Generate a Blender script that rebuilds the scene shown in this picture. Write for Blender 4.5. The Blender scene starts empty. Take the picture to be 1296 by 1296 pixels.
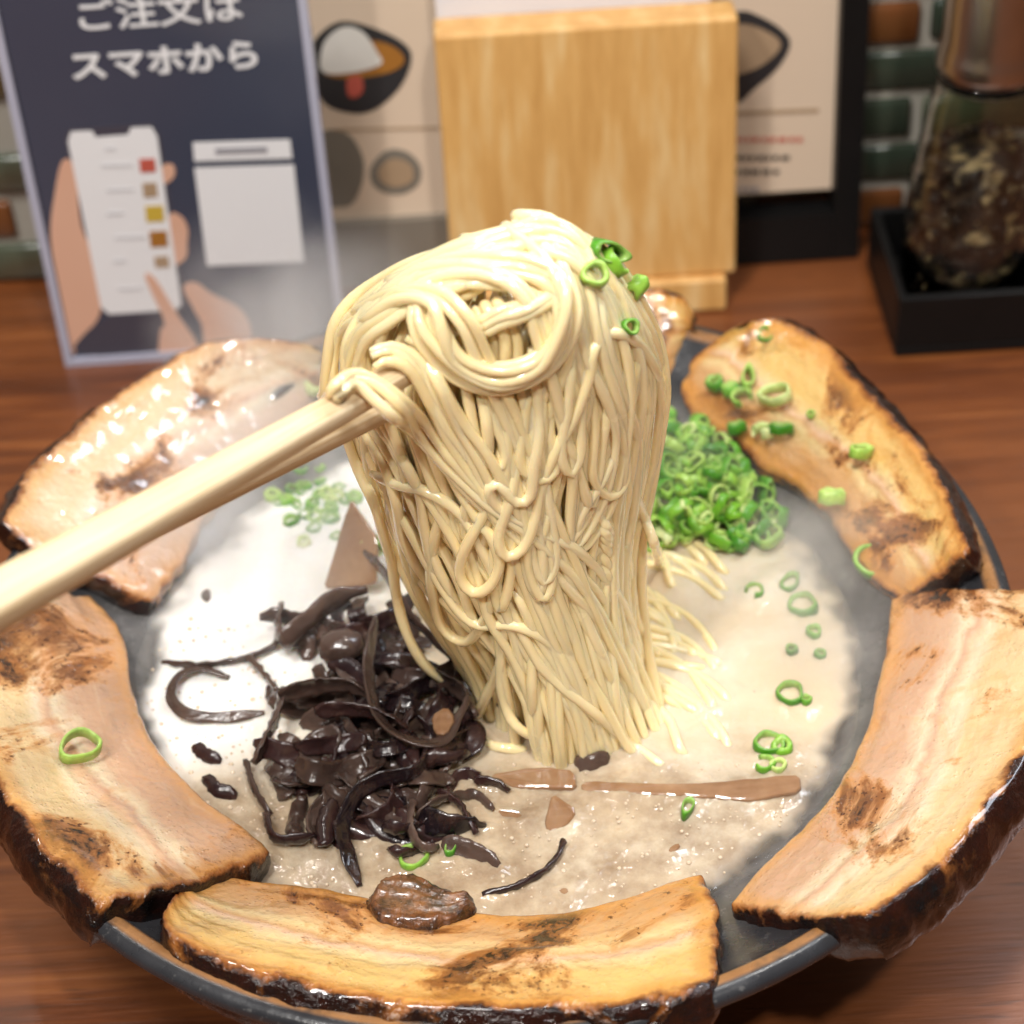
import bpy, bmesh, math, random
from mathutils import Vector, Matrix, noise
random.seed(7)
R = math.radians
S = bpy.context.scene
COL = S.collection

# ------------------------------------------------------------------ camera
FPX, PW = 2600.0, 1296.0
PITCH, ROLL, RIM_R, RIM_Z, SOUP_Z, TZ = R(41.2), R(-3.6), 0.13, 0.085, 0.066, 0.018
cd = bpy.data.cameras.new('camera')
cam = bpy.data.objects.new('camera', cd); COL.objects.link(cam)
cd.sensor_width = 36.0; cd.lens = FPX / PW * 36.0
cd.clip_start = 0.01; cd.clip_end = 50
fw = Vector((0, math.cos(PITCH), -math.sin(PITCH)))
rt0 = Vector((1, 0, 0)); up0 = rt0.cross(fw)
ca, sa = math.cos(ROLL), math.sin(ROLL)
rt = rt0 * ca + up0 * sa               # image right
up = up0 * ca - rt0 * sa
def unroll(x, y):
    dx, dy = x - 648, y - 648
    return ca * dx + sa * dy, -sa * dx + ca * dy
D0 = 3.99 * RIM_R
ax, ay = unroll(622, 766)
CAMP = Vector((0, 0, RIM_Z)) - fw * D0 - rt0 * (ax / FPX * D0) - up0 * (-ay / FPX * D0)
cam.matrix_world = Matrix(((rt.x, up.x, -fw.x, CAMP.x), (rt.y, up.y, -fw.y, CAMP.y), (rt.z, up.z, -fw.z, CAMP.z), (0, 0, 0, 1)))
S.camera = cam
cd.dof.use_dof = True; cd.dof.focus_distance = 0.462; cd.dof.aperture_fstop = 12.5
def ray(x, y):
    a, b = unroll(x, y)
    return (fw + rt0 * (a / FPX) - up0 * (b / FPX))
def at_z(x, y, z):
    d = ray(x, y); return CAMP + d * ((z - CAMP.z) / d.z)
def at_y(x, y, yy):
    d = ray(x, y); return CAMP + d * ((yy - CAMP.y) / d.y)
def on_plane(x, y, o, n):
    d = ray(x, y); return CAMP + d * ((o - CAMP).dot(n) / d.dot(n))

# ------------------------------------------------------------------ light
w = bpy.data.worlds.new('World'); S.world = w; w.use_nodes = True
bg = w.node_tree.nodes['Background']; bg.inputs[0].default_value = (1.0, 0.96, 0.92, 1); bg.inputs[1].default_value = 0.10
def area(name, loc, target, size, power, col, sy=None):
    l = bpy.data.lights.new(name, 'AREA'); l.energy = power; l.color = col; l.size = size
    if sy: l.shape = 'RECTANGLE'; l.size_y = sy
    o = bpy.data.objects.new(name, l); COL.objects.link(o); o.location = loc
    o.rotation_euler = (Vector(target) - Vector(loc)).to_track_quat('-Z', 'Y').to_euler()
    return o
area('window_light', (0.24, 1.08, 1.12), (0.05, 0, 0.08), 1.05, 9, (0.93, 0.96, 1.0), 0.48)
area('added_cool_light', (0.55, 0.48, 0.82), (0.12, -0.06, 0.02), 0.60, 24, (0.80, 0.88, 1.0), 0.40)  # added cool panel for the bluish glare on the table's right
area('ceiling_lamp', (-0.30, -0.45, 1.55), (0, 0.15, 0.10), 0.28, 21, (1.0, 0.98, 0.95))
for spot in ((0.20, -0.60, 1.15, 8.5), (-0.42, -0.62, 1.05, 7.0), (-0.36, 0.62, 1.25, 2.2), (0.10, 0.80, 1.30, 2.0), (-0.12, 1.05, 1.25, 2.0), (0.30, 0.30, 1.25, 3.6), (-0.05, 0.05, 1.35, 1.2)):
    area('added_glint_spot', spot[:3], (0, 0, 0.08), 0.05, spot[3], (1.0, 0.96, 0.90))  # small lamps added for sparkle on wet food and brighter noodle fronts
area('added_glint_strip', (0.24, 0.93, 1.14), (0.04, 0, 0.07), 0.55, 5.0, (0.95, 0.98, 1.0), 0.025)  # this strip and the next are added for crisp glints on the broth
area('added_glint_strip', (-0.30, 1.16, 1.12), (-0.05, 0.05, 0.07), 0.50, 4.0, (0.95, 0.98, 1.0), 0.025)
S.view_settings.view_transform = 'Standard'; S.view_settings.look = 'None'
S.view_settings.exposure = -0.46; S.view_settings.gamma = 1.0

# ------------------------------------------------------------------ helpers
def tag(o, label=None, cat=None, group=None, kind=None):
    if label: o['label'] = label
    if cat: o['category'] = cat
    if group: o['group'] = group
    if kind: o['kind'] = kind
    return o
def link(name, me, mat=None, parent=None):
    o = bpy.data.objects.new(name, me); COL.objects.link(o)
    if mat is not None and me is not None and not me.materials: me.materials.append(mat)
    if parent is not None: o.parent = parent; o.matrix_parent_inverse = Matrix.Translation(parent.location).inverted() if parent.rotation_euler[:] == (0, 0, 0) else parent.matrix_basis.inverted()
    return o
def mesh(name, vs, fs, smooth=True):
    me = bpy.data.meshes.new(name); me.from_pydata([tuple(v) for v in vs], [], fs); me.update()
    if smooth: me.polygons.foreach_set('use_smooth', [True] * len(me.polygons))
    return me
def empty(name, loc, rz=0):
    o = bpy.data.objects.new(name, None); COL.objects.link(o); o.location = loc; o.rotation_euler = (0, 0, rz); o.empty_display_size = 0.01
    return o
def from_bm(name, bm, smooth=False):
    me = bpy.data.meshes.new(name); bm.to_mesh(me); bm.free()
    if smooth: me.polygons.foreach_set('use_smooth', [True] * len(me.polygons))
    return me
def box_bm(cx, cy, cz, sx, sy, sz, bev=0.0, seg=2):
    bm = bmesh.new(); bmesh.ops.create_cube(bm, size=1)
    for v in bm.verts: v.co = Vector((cx + v.co.x * sx, cy + v.co.y * sy, cz + v.co.z * sz))
    if bev: bmesh.ops.bevel(bm, geom=bm.edges[:], offset=bev, segments=seg, affect='EDGES', profile=0.5)
    return bm
def catmull(pts, n):
    P = [Vector(p) for p in pts]
    P = [P[0] * 2 - P[1]] + P + [P[-1] * 2 - P[-2]]
    out = []; segs = len(P) - 3
    for i in range(n):
        t = i / (n - 1) * segs; k = min(int(t), segs - 1); f = t - k
        a, b, c, d = P[k:k + 4]
        out.append(0.5 * ((2 * b) + (c - a) * f + (2 * a - 5 * b + 4 * c - d) * f * f + (3 * b - a - 3 * c + d) * f ** 3))
    return out
def resample(pts, step):
    out = [pts[0]]; acc = 0
    L = sum((b - a).length for a, b in zip(pts, pts[1:])); n = max(6, int(L / step)); st = L / n
    for a, b in zip(pts, pts[1:]):
        l = (b - a).length
        while l > 0 and acc + l >= st:
            f = (st - acc) / l; a = a + (b - a) * f; out.append(a); l = (b - a).length; acc = 0
        acc += l
    return out
def frames(pts):
    T = [(pts[min(i + 1, len(pts) - 1)] - pts[max(i - 1, 0)]).normalized() for i in range(len(pts))]
    n = T[0].orthogonal().normalized(); N = []
    for t in T:
        n = (n - t * n.dot(t)); n = n.normalized() if n.length > 1e-6 else t.orthogonal().normalized(); N.append(n)
    return T, N
def tube(pts, rad, sides=8, caps=True, flat=1.0):
    T, N = frames(pts); vs = []; fs = []
    for i, (p, t, n) in enumerate(zip(pts, T, N)):
        b = t.cross(n); r = rad(i / (len(pts) - 1)) if callable(rad) else rad
        for k in range(sides):
            a = 2 * math.pi * k / sides
            vs.append(p + n * (math.cos(a) * r) + b * (math.sin(a) * r * flat))
    for i in range(len(pts) - 1):
        for k in range(sides):
            k2 = (k + 1) % sides
            fs.append((i * sides + k, i * sides + k2, (i + 1) * sides + k2, (i + 1) * sides + k))
    if caps:
        fs.append(tuple(range(sides))[::-1]); m = (len(pts) - 1) * sides; fs.append(tuple(m + k for k in range(sides)))
    return vs, fs

# ------------------------------------------------------------------ node materials
class NT:
    def __init__(s, name):
        s.m = bpy.data.materials.new(name); s.m.use_nodes = True; s.t = s.m.node_tree
        s.b = s.t.nodes['Principled BSDF']; s.out = s.t.nodes['Material Output']; s._co = None
    def n(s, typ, **kw):
        x = s.t.nodes.new(typ)
        for k, v in kw.items(): setattr(x, k, v)
        return x
    def set(s, sock, v):
        if isinstance(v, bpy.types.NodeSocket): s.t.links.new(v, sock)
        elif v is not None: sock.default_value = v
    def P(s, **kw):
        nm = {'col': 'Base Color', 'rough': 'Roughness', 'metal': 'Metallic', 'sss': 'Subsurface Weight', 'spec': 'Specular IOR Level', 'coat': 'Coat Weight', 'coatr': 'Coat Roughness', 'trans': 'Transmission Weight', 'ior': 'IOR', 'sssr': 'Subsurface Radius', 'ssss': 'Subsurface Scale', 'alpha': 'Alpha', 'normal': 'Normal', 'emi': 'Emission Strength'}
        for k, v in kw.items():
            if k in ('col',) and isinstance(v, tuple): v = tuple(v) + (1,)
            s.set(s.b.inputs[nm[k]], v)
        return s
    def obj(s):
        if s._co is None: s._co = s.n('ShaderNodeTexCoord').outputs['Object']
        return s._co
    def map(s, sc=(1, 1, 1), loc=(0, 0, 0), rot=(0, 0, 0), v=None):
        m = s.n('ShaderNodeMapping'); s.set(m.inputs[0], v or s.obj()); m.inputs[1].default_value = loc; m.inputs[2].default_value = rot; m.inputs[3].default_value = sc
        return m.outputs[0]
    def noise(s, scale, detail=4, rough=0.55, v=None, dist=0.0):
        x = s.n('ShaderNodeTexNoise'); s.set(x.inputs['Vector'], v or s.obj()); x.inputs['Scale'].default_value = scale; x.inputs['Detail'].default_value = detail; x.inputs['Roughness'].default_value = rough; x.inputs['Distortion'].default_value = dist
        return x.outputs['Fac']
    def voro(s, scale, v=None, feat='F1', out='Distance'):
        x = s.n('ShaderNodeTexVoronoi', feature=feat); s.set(x.inputs['Vector'], v or s.obj()); x.inputs['Scale'].default_value = scale
        return x.outputs[out]
    def ramp(s, f, stops, interp='LINEAR'):
        x = s.n('ShaderNodeValToRGB'); s.set(x.inputs[0], f); e = x.color_ramp.elements; x.color_ramp.interpolation = interp
        while len(e) < len(stops): e.new(0.5)
        for el, (p, c) in zip(e, stops):
            el.position = p; el.color = tuple(c) + (1,) if isinstance(c, tuple) else (c, c, c, 1)
        return x.outputs[0]
    def mix(s, f, a, b, mode='MIX'):
        x = s.n('ShaderNodeMix', data_type='RGBA', blend_type=mode)
        for i, v in ((0, f), (6, a), (7, b)):
            if isinstance(v, tuple): v = tuple(v) + (1,)
            s.set(x.inputs[i], v)
        return x.outputs[2]
    def math(s, op, a, b=None, c=None, clamp=False):
        x = s.n('ShaderNodeMath', operation=op, use_clamp=clamp); s.set(x.inputs[0], a)
        if b is not None: s.set(x.inputs[1], b)
        if c is not None: s.set(x.inputs[2], c)
        return x.outputs[0]
    def mr(s, v, a, b, c=0.0, d=1.0, smooth=False):
        x = s.n('ShaderNodeMapRange', interpolation_type='SMOOTHSTEP' if smooth else 'LINEAR'); s.set(x.inputs[0], v)
        for i, k in enumerate((a, b, c, d)): s.set(x.inputs[i + 1], k)
        return x.outputs[0]
    def attr(s, name): return s.n('ShaderNodeAttribute', attribute_name=name).outputs['Fac']
    def rnd(s): return s.n('ShaderNodeObjectInfo').outputs['Random']
    def bump(s, h, strength=0.5, dist=0.001, normal=None):
        x = s.n('ShaderNodeBump'); x.inputs['Strength'].default_value = strength; x.inputs['Distance'].default_value = dist; s.set(x.inputs['Height'], h)
        if normal: s.set(x.inputs['Normal'], normal)
        return x.outputs[0]
def plain(name, col, rough=0.5, **kw): return NT(name).P(col=col, rough=rough, **kw).m
def vary(name, c1, c2, scale, rough=0.5, **kw):
    t = NT(name); t.P(col=t.mix(t.noise(scale), c1, c2), rough=rough, **kw); return t.m

def mat_table():
    t = NT('table_wood')
    v = t.map((1.6, 26, 26)); g = t.noise(7, 8, 0.62, v, 0.6); g2 = t.noise(40, 3, 0.6, t.map((1.0, 14, 14)))
    big = t.noise(4.0, 3, 0.5, t.map((0.8, 3, 3)))
    c = t.ramp(g, [(0.28, (0.026, 0.006, 0.002)), (0.45, (0.11, 0.026, 0.005)), (0.58, (0.19, 0.052, 0.010)), (0.75, (0.33, 0.115, 0.030))])
    c = t.mix(t.mr(big, 0.35, 0.7), c, (0.20, 0.060, 0.014))
    c = t.mix(t.mr(g2, 0.62, 0.72, 0, 0.55), c, (0.03, 0.011, 0.005))
    t.P(col=c, rough=t.mr(g, 0.3, 0.7, 0.40, 0.55), spec=0.35, coat=0.7, coatr=0.30, normal=t.bump(t.math('ADD', g, g2), 0.5, 0.0007)); return t.m
def mat_lightwood():
    t = NT('pale_wood'); g = t.noise(9, 5, 0.6, t.map((16, 16, 0.9))); g2 = t.noise(40, 4, 0.6, t.map((10, 10, 0.7)))
    c = t.ramp(g, [(0.30, (0.60, 0.31, 0.09)), (0.52, (0.74, 0.42, 0.14)), (0.70, (0.84, 0.58, 0.27))])
    c = t.mix(t.mr(g2, 0.5, 0.75, 0, 0.5), c, (0.60, 0.31, 0.09))
    t.P(col=c, rough=0.45); return t.m
def mat_chopstick():
    t = NT('chopstick_wood'); g = t.noise(6, 6, 0.68, t.map((1.6, 150, 150))); f = t.noise(9, 4, 0.6, t.map((4, 420, 420))); sp = t.noise(60, 3, 0.6, t.map((1, 6, 6)))
    c = t.ramp(g, [(0.28, (0.50, 0.32, 0.15)), (0.42, (0.70, 0.52, 0.30)), (0.58, (0.78, 0.62, 0.40)), (0.75, (0.84, 0.71, 0.50))])
    c = t.mix(t.mr(f, 0.56, 0.70, 0, 0.55), c, (0.46, 0.29, 0.13)); c = t.mix(t.mr(sp, 0.55, 0.75, 0, 0.3), c, (0.60, 0.41, 0.21))
    t.P(col=c, rough=0.55, spec=0.3, normal=t.bump(t.math('ADD', g, f), 0.4, 0.0005)); return t.m
def mat_bowl():
    t = NT('dark_glaze')
    sx = t.n('ShaderNodeSeparateXYZ'); t.set(sx.inputs[0], t.obj())
    r = t.math('SQRT', t.math('ADD', t.math('POWER', sx.outputs[0], 2.0), t.math('POWER', sx.outputs[1], 2.0)))
    nz = t.noise(60, 5, 0.6); sp = t.noise(420, 3, 0.6)
    dark = t.mix(nz, (0.012, 0.012, 0.014), (0.045, 0.045, 0.050))
    dark = t.mix(t.mr(sp, 0.62, 0.7, 0, 0.5), dark, (0.15, 0.145, 0.14))
    film = t.math('MULTIPLY', t.mr(r, 0.113, 0.094), t.mr(t.noise(60, 4, 0.6, None, .6), 0.20, 0.62))
    dark = t.mix(t.math('MULTIPLY', film, 0.60), dark, (0.30, 0.28, 0.265))
    brown = t.mix(t.noise(140, 4), (0.20, 0.085, 0.028), (0.40, 0.20, 0.08))
    k = t.math('MULTIPLY', t.mr(r, 0.1236, 0.1246), t.mr(r, 0.1276, 0.1266))
    k = t.math('MULTIPLY', k, t.mr(nz, 0.32, 0.48))
    k = t.math('MULTIPLY', k, t.mr(sx.outputs[2], 0.0815, 0.083))
    t.P(col=t.mix(k, dark, brown), rough=t.mr(nz, 0.3, 0.7, 0.16, 0.38), spec=0.55, normal=t.bump(t.math('ADD', nz, t.math('MULTIPLY', sp, 0.4)), 0.35, 0.0006)); return t.m
def mat_broth():
    t = NT('milky_broth'); a = t.noise(34, 4, 0.55, None, 0.6); fo = t.noise(90, 5, 0.65); fine = t.noise(420, 3, 0.6)
    c = t.mix(t.mr(a, 0.35, 0.65), (0.68, 0.54, 0.37), (0.76, 0.66, 0.51))
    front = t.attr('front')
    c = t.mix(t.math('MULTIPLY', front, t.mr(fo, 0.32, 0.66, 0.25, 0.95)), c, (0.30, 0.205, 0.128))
    c = t.mix(t.mr(t.attr('left'), 0, 1, 0, 0.85), c, (0.95, 0.93, 0.90))  # steam haze and glare on the left, painted as whiter broth
    c = t.mix(t.math('MULTIPLY', front, t.mr(fine, 0.62, 0.74, 0, 0.35)), c, (0.50, 0.34, 0.2))
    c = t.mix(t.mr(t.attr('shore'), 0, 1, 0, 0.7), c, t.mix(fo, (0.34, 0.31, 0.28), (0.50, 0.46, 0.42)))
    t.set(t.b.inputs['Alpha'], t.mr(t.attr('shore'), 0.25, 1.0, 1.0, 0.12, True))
    h = t.math('ADD', a, t.math('MULTIPLY', fo, 0.4)); h = t.math('ADD', h, t.math('MULTIPLY', t.math('MULTIPLY', t.voro(260), front), 0.10))
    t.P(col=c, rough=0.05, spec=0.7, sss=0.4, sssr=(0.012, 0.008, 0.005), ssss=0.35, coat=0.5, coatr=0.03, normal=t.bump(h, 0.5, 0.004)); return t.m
def mat_noodle():
    t = NT('noodle'); v = t.obj()
    c = t.mix(t.noise(45, 3), (0.95, 0.76, 0.43), (0.95, 0.81, 0.53))
    c = t.mix(t.mr(t.rnd(), 0, 1, 0, 0.5), c, (0.94, 0.73, 0.36))
    t.P(col=c, rough=t.mr(t.noise(160, 2), 0.3, 0.7, 0.12, 0.28), spec=0.6, sss=0.5, sssr=(0.0026, 0.0018, 0.0009), ssss=0.6, coat=0.6, coatr=0.07, normal=t.bump(t.noise(420, 3), 0.14, 0.0005)); return t.m
def mat_scallion(name='scallion_green', lo=0.0, hi=1.0):
    t = NT(name); r = t.mr(t.rnd(), 0.0, 1.0, lo, hi); sx = t.n('ShaderNodeSeparateXYZ'); t.set(sx.inputs[0], t.obj())
    c = t.ramp(r, [(0.0, (0.04, 0.20, 0.008)), (0.3, (0.085, 0.31, 0.012)), (0.6, (0.20, 0.46, 0.03)), (0.85, (0.42, 0.60, 0.12)), (1.0, (0.66, 0.72, 0.34))])
    c = t.mix(t.attr('inner'), c, t.mix(0.55, c, (0.55, 0.68, 0.22)))
    c = t.mix(t.mr(t.noise(500, 3), 0.45, 0.7, 0, 0.35), c, (0.03, 0.17, 0.012))
    t.P(col=c, rough=0.34, spec=0.4, sss=0.2, sssr=(0.002, 0.004, 0.001), ssss=0.6, coat=0.12, coatr=0.08, normal=t.bump(t.noise(700, 2), 0.15, 0.0003)); return t.m
def mat_woodear(name, c1, c2, c3):
    t = NT(name); r = t.rnd(); n = t.noise(180, 4, 0.6)
    c = t.mix(r, c1, c2); c = t.mix(t.mr(n, 0.48, 0.75, 0, 0.6), c, c3)
    t.P(col=c, rough=t.mr(n, 0.3, 0.7, 0.13, 0.3), spec=0.5, sss=0.15, sssr=(0.005, 0.0018, 0.0010), ssss=0.5, coat=0.3, coatr=0.05, normal=t.bump(t.math('ADD', t.noise(420, 4, 0.6), t.math('MULTIPLY', n, 1.0)), 0.28, 0.0007)); return t.m
def mat_menma():
    t = NT('menma'); g = t.noise(60, 4, 0.6); f2 = t.noise(10, 3, 0.5, t.map((14, 60, 30)))
    c = t.ramp(g, [(0.3, (0.20, 0.095, 0.042)), (0.55, (0.29, 0.155, 0.078)), (0.75, (0.40, 0.245, 0.14))])
    c = t.mix(t.mr(f2, 0.4, 0.7, 0, 0.25), c, (0.42, 0.26, 0.15))
    t.P(col=c, rough=0.14, spec=0.6, coat=0.6, coatr=0.05, sss=0.35, sssr=(0.006, 0.003, 0.0015), ssss=0.5, normal=t.bump(g, 0.25, 0.001)); return t.m
def mat_pork(name, seed, brown=0.5, char=0.5, pale=0.0, glossn=0.5, warm=0.0, dark=0.0):
    t = NT(name); u, v, bark, side = t.attr('pu'), t.attr('pv'), t.attr('bark'), t.attr('side')
    off = (seed * 1.7, seed * 0.9, seed * 0.4); co = t.map((1, 1, 1), off)
    n1 = t.noise(42, 4, 0.55, co, 0.4); n2 = t.noise(26, 3, 0.5, co, 0.5); n3 = t.noise(260, 5, 0.7, co); n4 = t.noise(110, 5, 0.65, co); n5 = t.noise(60, 4, 0.6, t.map((1, 1, 1), (seed, 5, 2)), 0.8)
    cmb = t.n('ShaderNodeCombineXYZ'); t.set(cmb.inputs[0], t.math('MULTIPLY', u, 2.2)); t.set(cmb.inputs[1], t.math('MULTIPLY', v, 9.0)); cmb.inputs[2].default_value = seed
    fib = t.noise(2.6, 6, 0.62, cmb.outputs[0], 0.9)
    vv = t.math('ADD', v, t.math('MULTIPLY', t.math('SUBTRACT', n2, 0.5), 0.34))
    vv = t.math('ADD', vv, t.math('MULTIPLY', t.math('SUBTRACT', n5, 0.5), 0.16))
    lean = (0.50, 0.285, 0.165); lean2 = (0.58, 0.36, 0.23); fat = (0.66, 0.475, 0.255); fat2 = (0.72, 0.58, 0.395)
    if warm: lean = (0.52, 0.27, 0.105); lean2 = (0.59, 0.34, 0.15); fat = (0.68, 0.44, 0.155); fat2 = (0.72, 0.53, 0.26)
    c = t.ramp(vv, [(0.0, (0.60, 0.33, 0.16)), (0.12, lean), (0.32, lean2), (0.41, fat2), (0.46, lean2), (0.50, (0.72, 0.47, 0.3)), (0.56, fat2), (0.64, fat), (0.84, fat), (1.0, (0.74, 0.45, 0.17))])
    c = t.mix(t.mr(fib, 0.56, 0.72, 0, 0.22), c, fat2); c = t.mix(t.mr(fib, 0.44, 0.32, 0, 0.12), c, (0.55, 0.29, 0.14))
    if pale: c = t.mix(pale, c, (0.80, 0.70, 0.63))  # white glare on the slice, mixed into its colour
    th = 0.625 - 0.09 * brown; n6 = t.noise(30, 6, 0.66, t.map((1, 1, 1), (2, seed, 7)), 0.7)
    b2 = t.math('MULTIPLY', t.mr(n5, 0.56, 0.68, smooth=True), 0.10 + 0.32 * brown)
    c = t.mix(t.math('MULTIPLY', b2, 0.85), c, (0.58, 0.245, 0.045))
    c = t.mix(t.mr(n6, th - 0.045, th + 0.01, 0, 0.70), c, (0.52, 0.21, 0.045))
    c = t.mix(t.mr(n6, th, th + 0.045, 0, 0.85), c, t.mix(t.mr(n4, 0.40, 0.62), (0.26, 0.085, 0.016), (0.085, 0.022, 0.006)))
    tk = 0.66 - 0.07 * char
    c = t.mix(t.math('MULTIPLY', t.mr(n6, tk, tk + 0.03), t.mr(n3, 0.40, 0.50, 0, 0.95)), c, (0.016, 0.008, 0.005))
    spk = t.math('MULTIPLY', t.mr(t.noise(620, 2, 0.5, co), 0.62, 0.66), t.mr(n6, th - 0.05, th + 0.01))
    c = t.mix(t.math('MULTIPLY', spk, 0.9), c, (0.075, 0.022, 0.007))
    bk = t.math('ADD', bark, t.math('MULTIPLY', t.math('SUBTRACT', n4, 0.5), 6.0)); bk = t.math('ADD', bk, t.math('MULTIPLY', t.math('SUBTRACT', n5, 0.5), 7.0))
    c = t.mix(t.mr(bk, 8.5, 2.4, 0, 0.85 if warm else .55, True), c, (0.60, 0.27, 0.055))
    c = t.mix(t.mr(bk, 3.2, 1.0, 0, 0.9, True), c, (0.24, 0.070, 0.013))
    crust = t.mix(t.mr(n4, 0.42, 0.62), (0.024, 0.006, 0.003), (0.004, 0.003, 0.003))
    c = t.mix(t.mr(bk, 1.5, 0.3, 0, 1.0, True), c, crust)
    if dark: c = t.mix(dark, c, t.mix(t.mr(n3, 0.35, 0.62), (0.20, 0.075, 0.024), (0.012, 0.007, 0.005)))
    c = t.mix(side, c, crust)
    rr = t.mr(n4, 0.35, 0.65, 0.09, 0.28)
    h = t.math('ADD', t.math('MULTIPLY', n3, 0.35), t.math('MULTIPLY', fib, 0.25)); h = t.math('ADD', h, t.math('MULTIPLY', n4, 1.3))
    h = t.math('ADD', h, t.math('MULTIPLY', t.voro(480, co), 0.5))
    cm = t.math('MAXIMUM', side, t.mr(bk, 2.0, 0.6))
    h = t.math('ADD', h, t.math('MULTIPLY', cm, t.math('MULTIPLY', t.noise(330, 4, 0.6), 3.0)))
    glossn = t.mr(cm, 0, 1, glossn + .2, 0.5)
    drop = t.math('MULTIPLY', t.mr(t.voro(700, co), 0.0, 0.34, 1.0, 0.0, True), t.mr(n4, 0.46, 0.60)); h = t.math('ADD', h, t.math('MULTIPLY', drop, 0.9))
    t.P(col=c, rough=rr, spec=t.mr(cm, 0, 1, 0.55, 0.35), sss=0.30, sssr=(0.009, 0.004, 0.0018), ssss=0.5, coat=glossn, coatr=0.05, normal=t.bump(h, 0.38, 0.0015)); return t.m
def mat_tile():
    t = NT('glazed_tile'); r = t.rnd(); n = t.noise(18, 3, 0.5, t.map((1, 1, 2)))
    c = t.ramp(r, [(0.0, (0.030, 0.050, 0.034)), (0.25, (0.060, 0.085, 0.042)), (0.5, (0.075, 0.105, 0.075)), (0.66, (0.105, 0.085, 0.030)), (0.76, (0.17, 0.050, 0.014)), (0.92, (0.060, 0.022, 0.012))], 'CONSTANT')
    c = t.mix(t.mr(n, 0.35, 0.68, 0.0, 0.8), c, t.mix(r, (0.03, 0.04, 0.035), (0.13, 0.065, 0.02)))
    t.P(col=c, rough=0.18, spec=0.5, normal=t.bump(t.noise(30), 0.2, 0.003)); return t.m

M = dict(table=mat_table(), lightwood=mat_lightwood(), stick=mat_chopstick(), bowl=mat_bowl(), broth=mat_broth(), noodle=mat_noodle(), scallion=mat_scallion(), scallion_pale=mat_scallion('scallion_pale', .78, .92), scallion_dark=mat_scallion('scallion_dark', 0, .25),
         ear=mat_woodear('wood_ear_dark', (0.010, 0.006, 0.008), (0.040, 0.018, 0.017), (0.075, 0.036, 0.028)),
         earb=mat_woodear('wood_ear_brown', (0.052, 0.030, 0.024), (0.100, 0.063, 0.049), (0.022, 0.012, 0.010)),
         menma=mat_menma(), tile=mat_tile(),
         grout=vary('grout', (0.46, 0.43, 0.37), (0.36, 0.34, 0.29), 60, 0.8),
         black=vary('black_lacquer', (0.004, 0.004, 0.004), (0.008, 0.007, 0.007), 40, 0.45, spec=0.25),
         paper=vary('menu_paper', (0.70, 0.55, 0.42), (0.66, 0.52, 0.39), 12, 0.35),
         white=vary('white_print', (0.80, 0.79, 0.80), (0.76, 0.75, 0.77), 30, 0.4),
         sheet=vary('white_sheet', (0.74, 0.73, 0.77), (0.70, 0.69, 0.74), 20, 0.5),
         navy=vary('navy_print', (0.040, 0.046, 0.075), (0.060, 0.066, 0.098), 12, 0.16, spec=0.6),
         steel=vary('brushed_steel', (0.50, 0.46, 0.42), (0.36, 0.33, 0.30), 80, 0.28, metal=1.0),
         skin=vary('skin_print', (0.62, 0.33, 0.22), (0.72, 0.45, 0.33), 14, 0.3),
         ink=plain('dark_ink', (0.03, 0.028, 0.03), 0.4), greyink=plain('grey_ink', (0.30, 0.29, 0.32), 0.4), redink=plain('red_ink', (0.50, 0.10, 0.07), 0.4),
         rice=vary('rice_print', (0.66, 0.63, 0.58), (0.78, 0.75, 0.70), 160, 0.4), curry=vary('curry_print', (0.40, 0.17, 0.03), (0.30, 0.12, 0.02), 90, 0.4),
         greyprint=vary('grey_print', (0.23, 0.20, 0.165), (0.17, 0.15, 0.12), 30, 0.35), tanprint=vary('tan_print', (0.42, 0.29, 0.18), (0.35, 0.24, 0.15), 60, 0.4))

# ------------------------------------------------------------------ table and wall
tb = link('table', from_bm('table', box_bm(0, 0.1, TZ - 0.02, 2.4, 1.9, 0.04, 0.002)), M['table'])
tag(tb, kind='structure')
WALL_Y = at_z(1080, 292, TZ).y
wl = link('wall', from_bm('wall', box_bm(0, WALL_Y + 0.0225, 0.3, 1.9, 0.04, 0.6)), M['grout']); tag(wl, kind='structure')
def build_tiles():
    tm = from_bm('tile', box_bm(0, 0, 0, 0.0545, 0.012, 0.0148, 0.0018, 2), True)
    ch, cw = 0.0186, 0.0585
    for row in range(0, 9):
        for k in range(-9, 10):
            x = k * cw + (0.5 * cw if row % 2 else 0) + 0.012
            z = TZ + 0.0085 + row * ch
            ctr = Vector((x, WALL_Y + 0.008, z)) - CAMP
            q = Vector((ctr.dot(rt0), ctr.dot(up0), ctr.dot(fw))); px = 648 + FPX * q.x / q.z; py = 648 - FPX * q.y / q.z
            if not (-110 < px < 130 or 960 < px < 1400) or py < -70: continue
            o = link('tile', tm, M['tile'], wl); o.location = (x, WALL_Y + 0.006 + random.uniform(-.0006, .0006), z); o.rotation_euler = (random.uniform(-.02, .02), random.uniform(-.006, .006), random.uniform(-.02, .02))
            o.matrix_parent_inverse = Matrix.Identity(4)
build_tiles()

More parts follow.
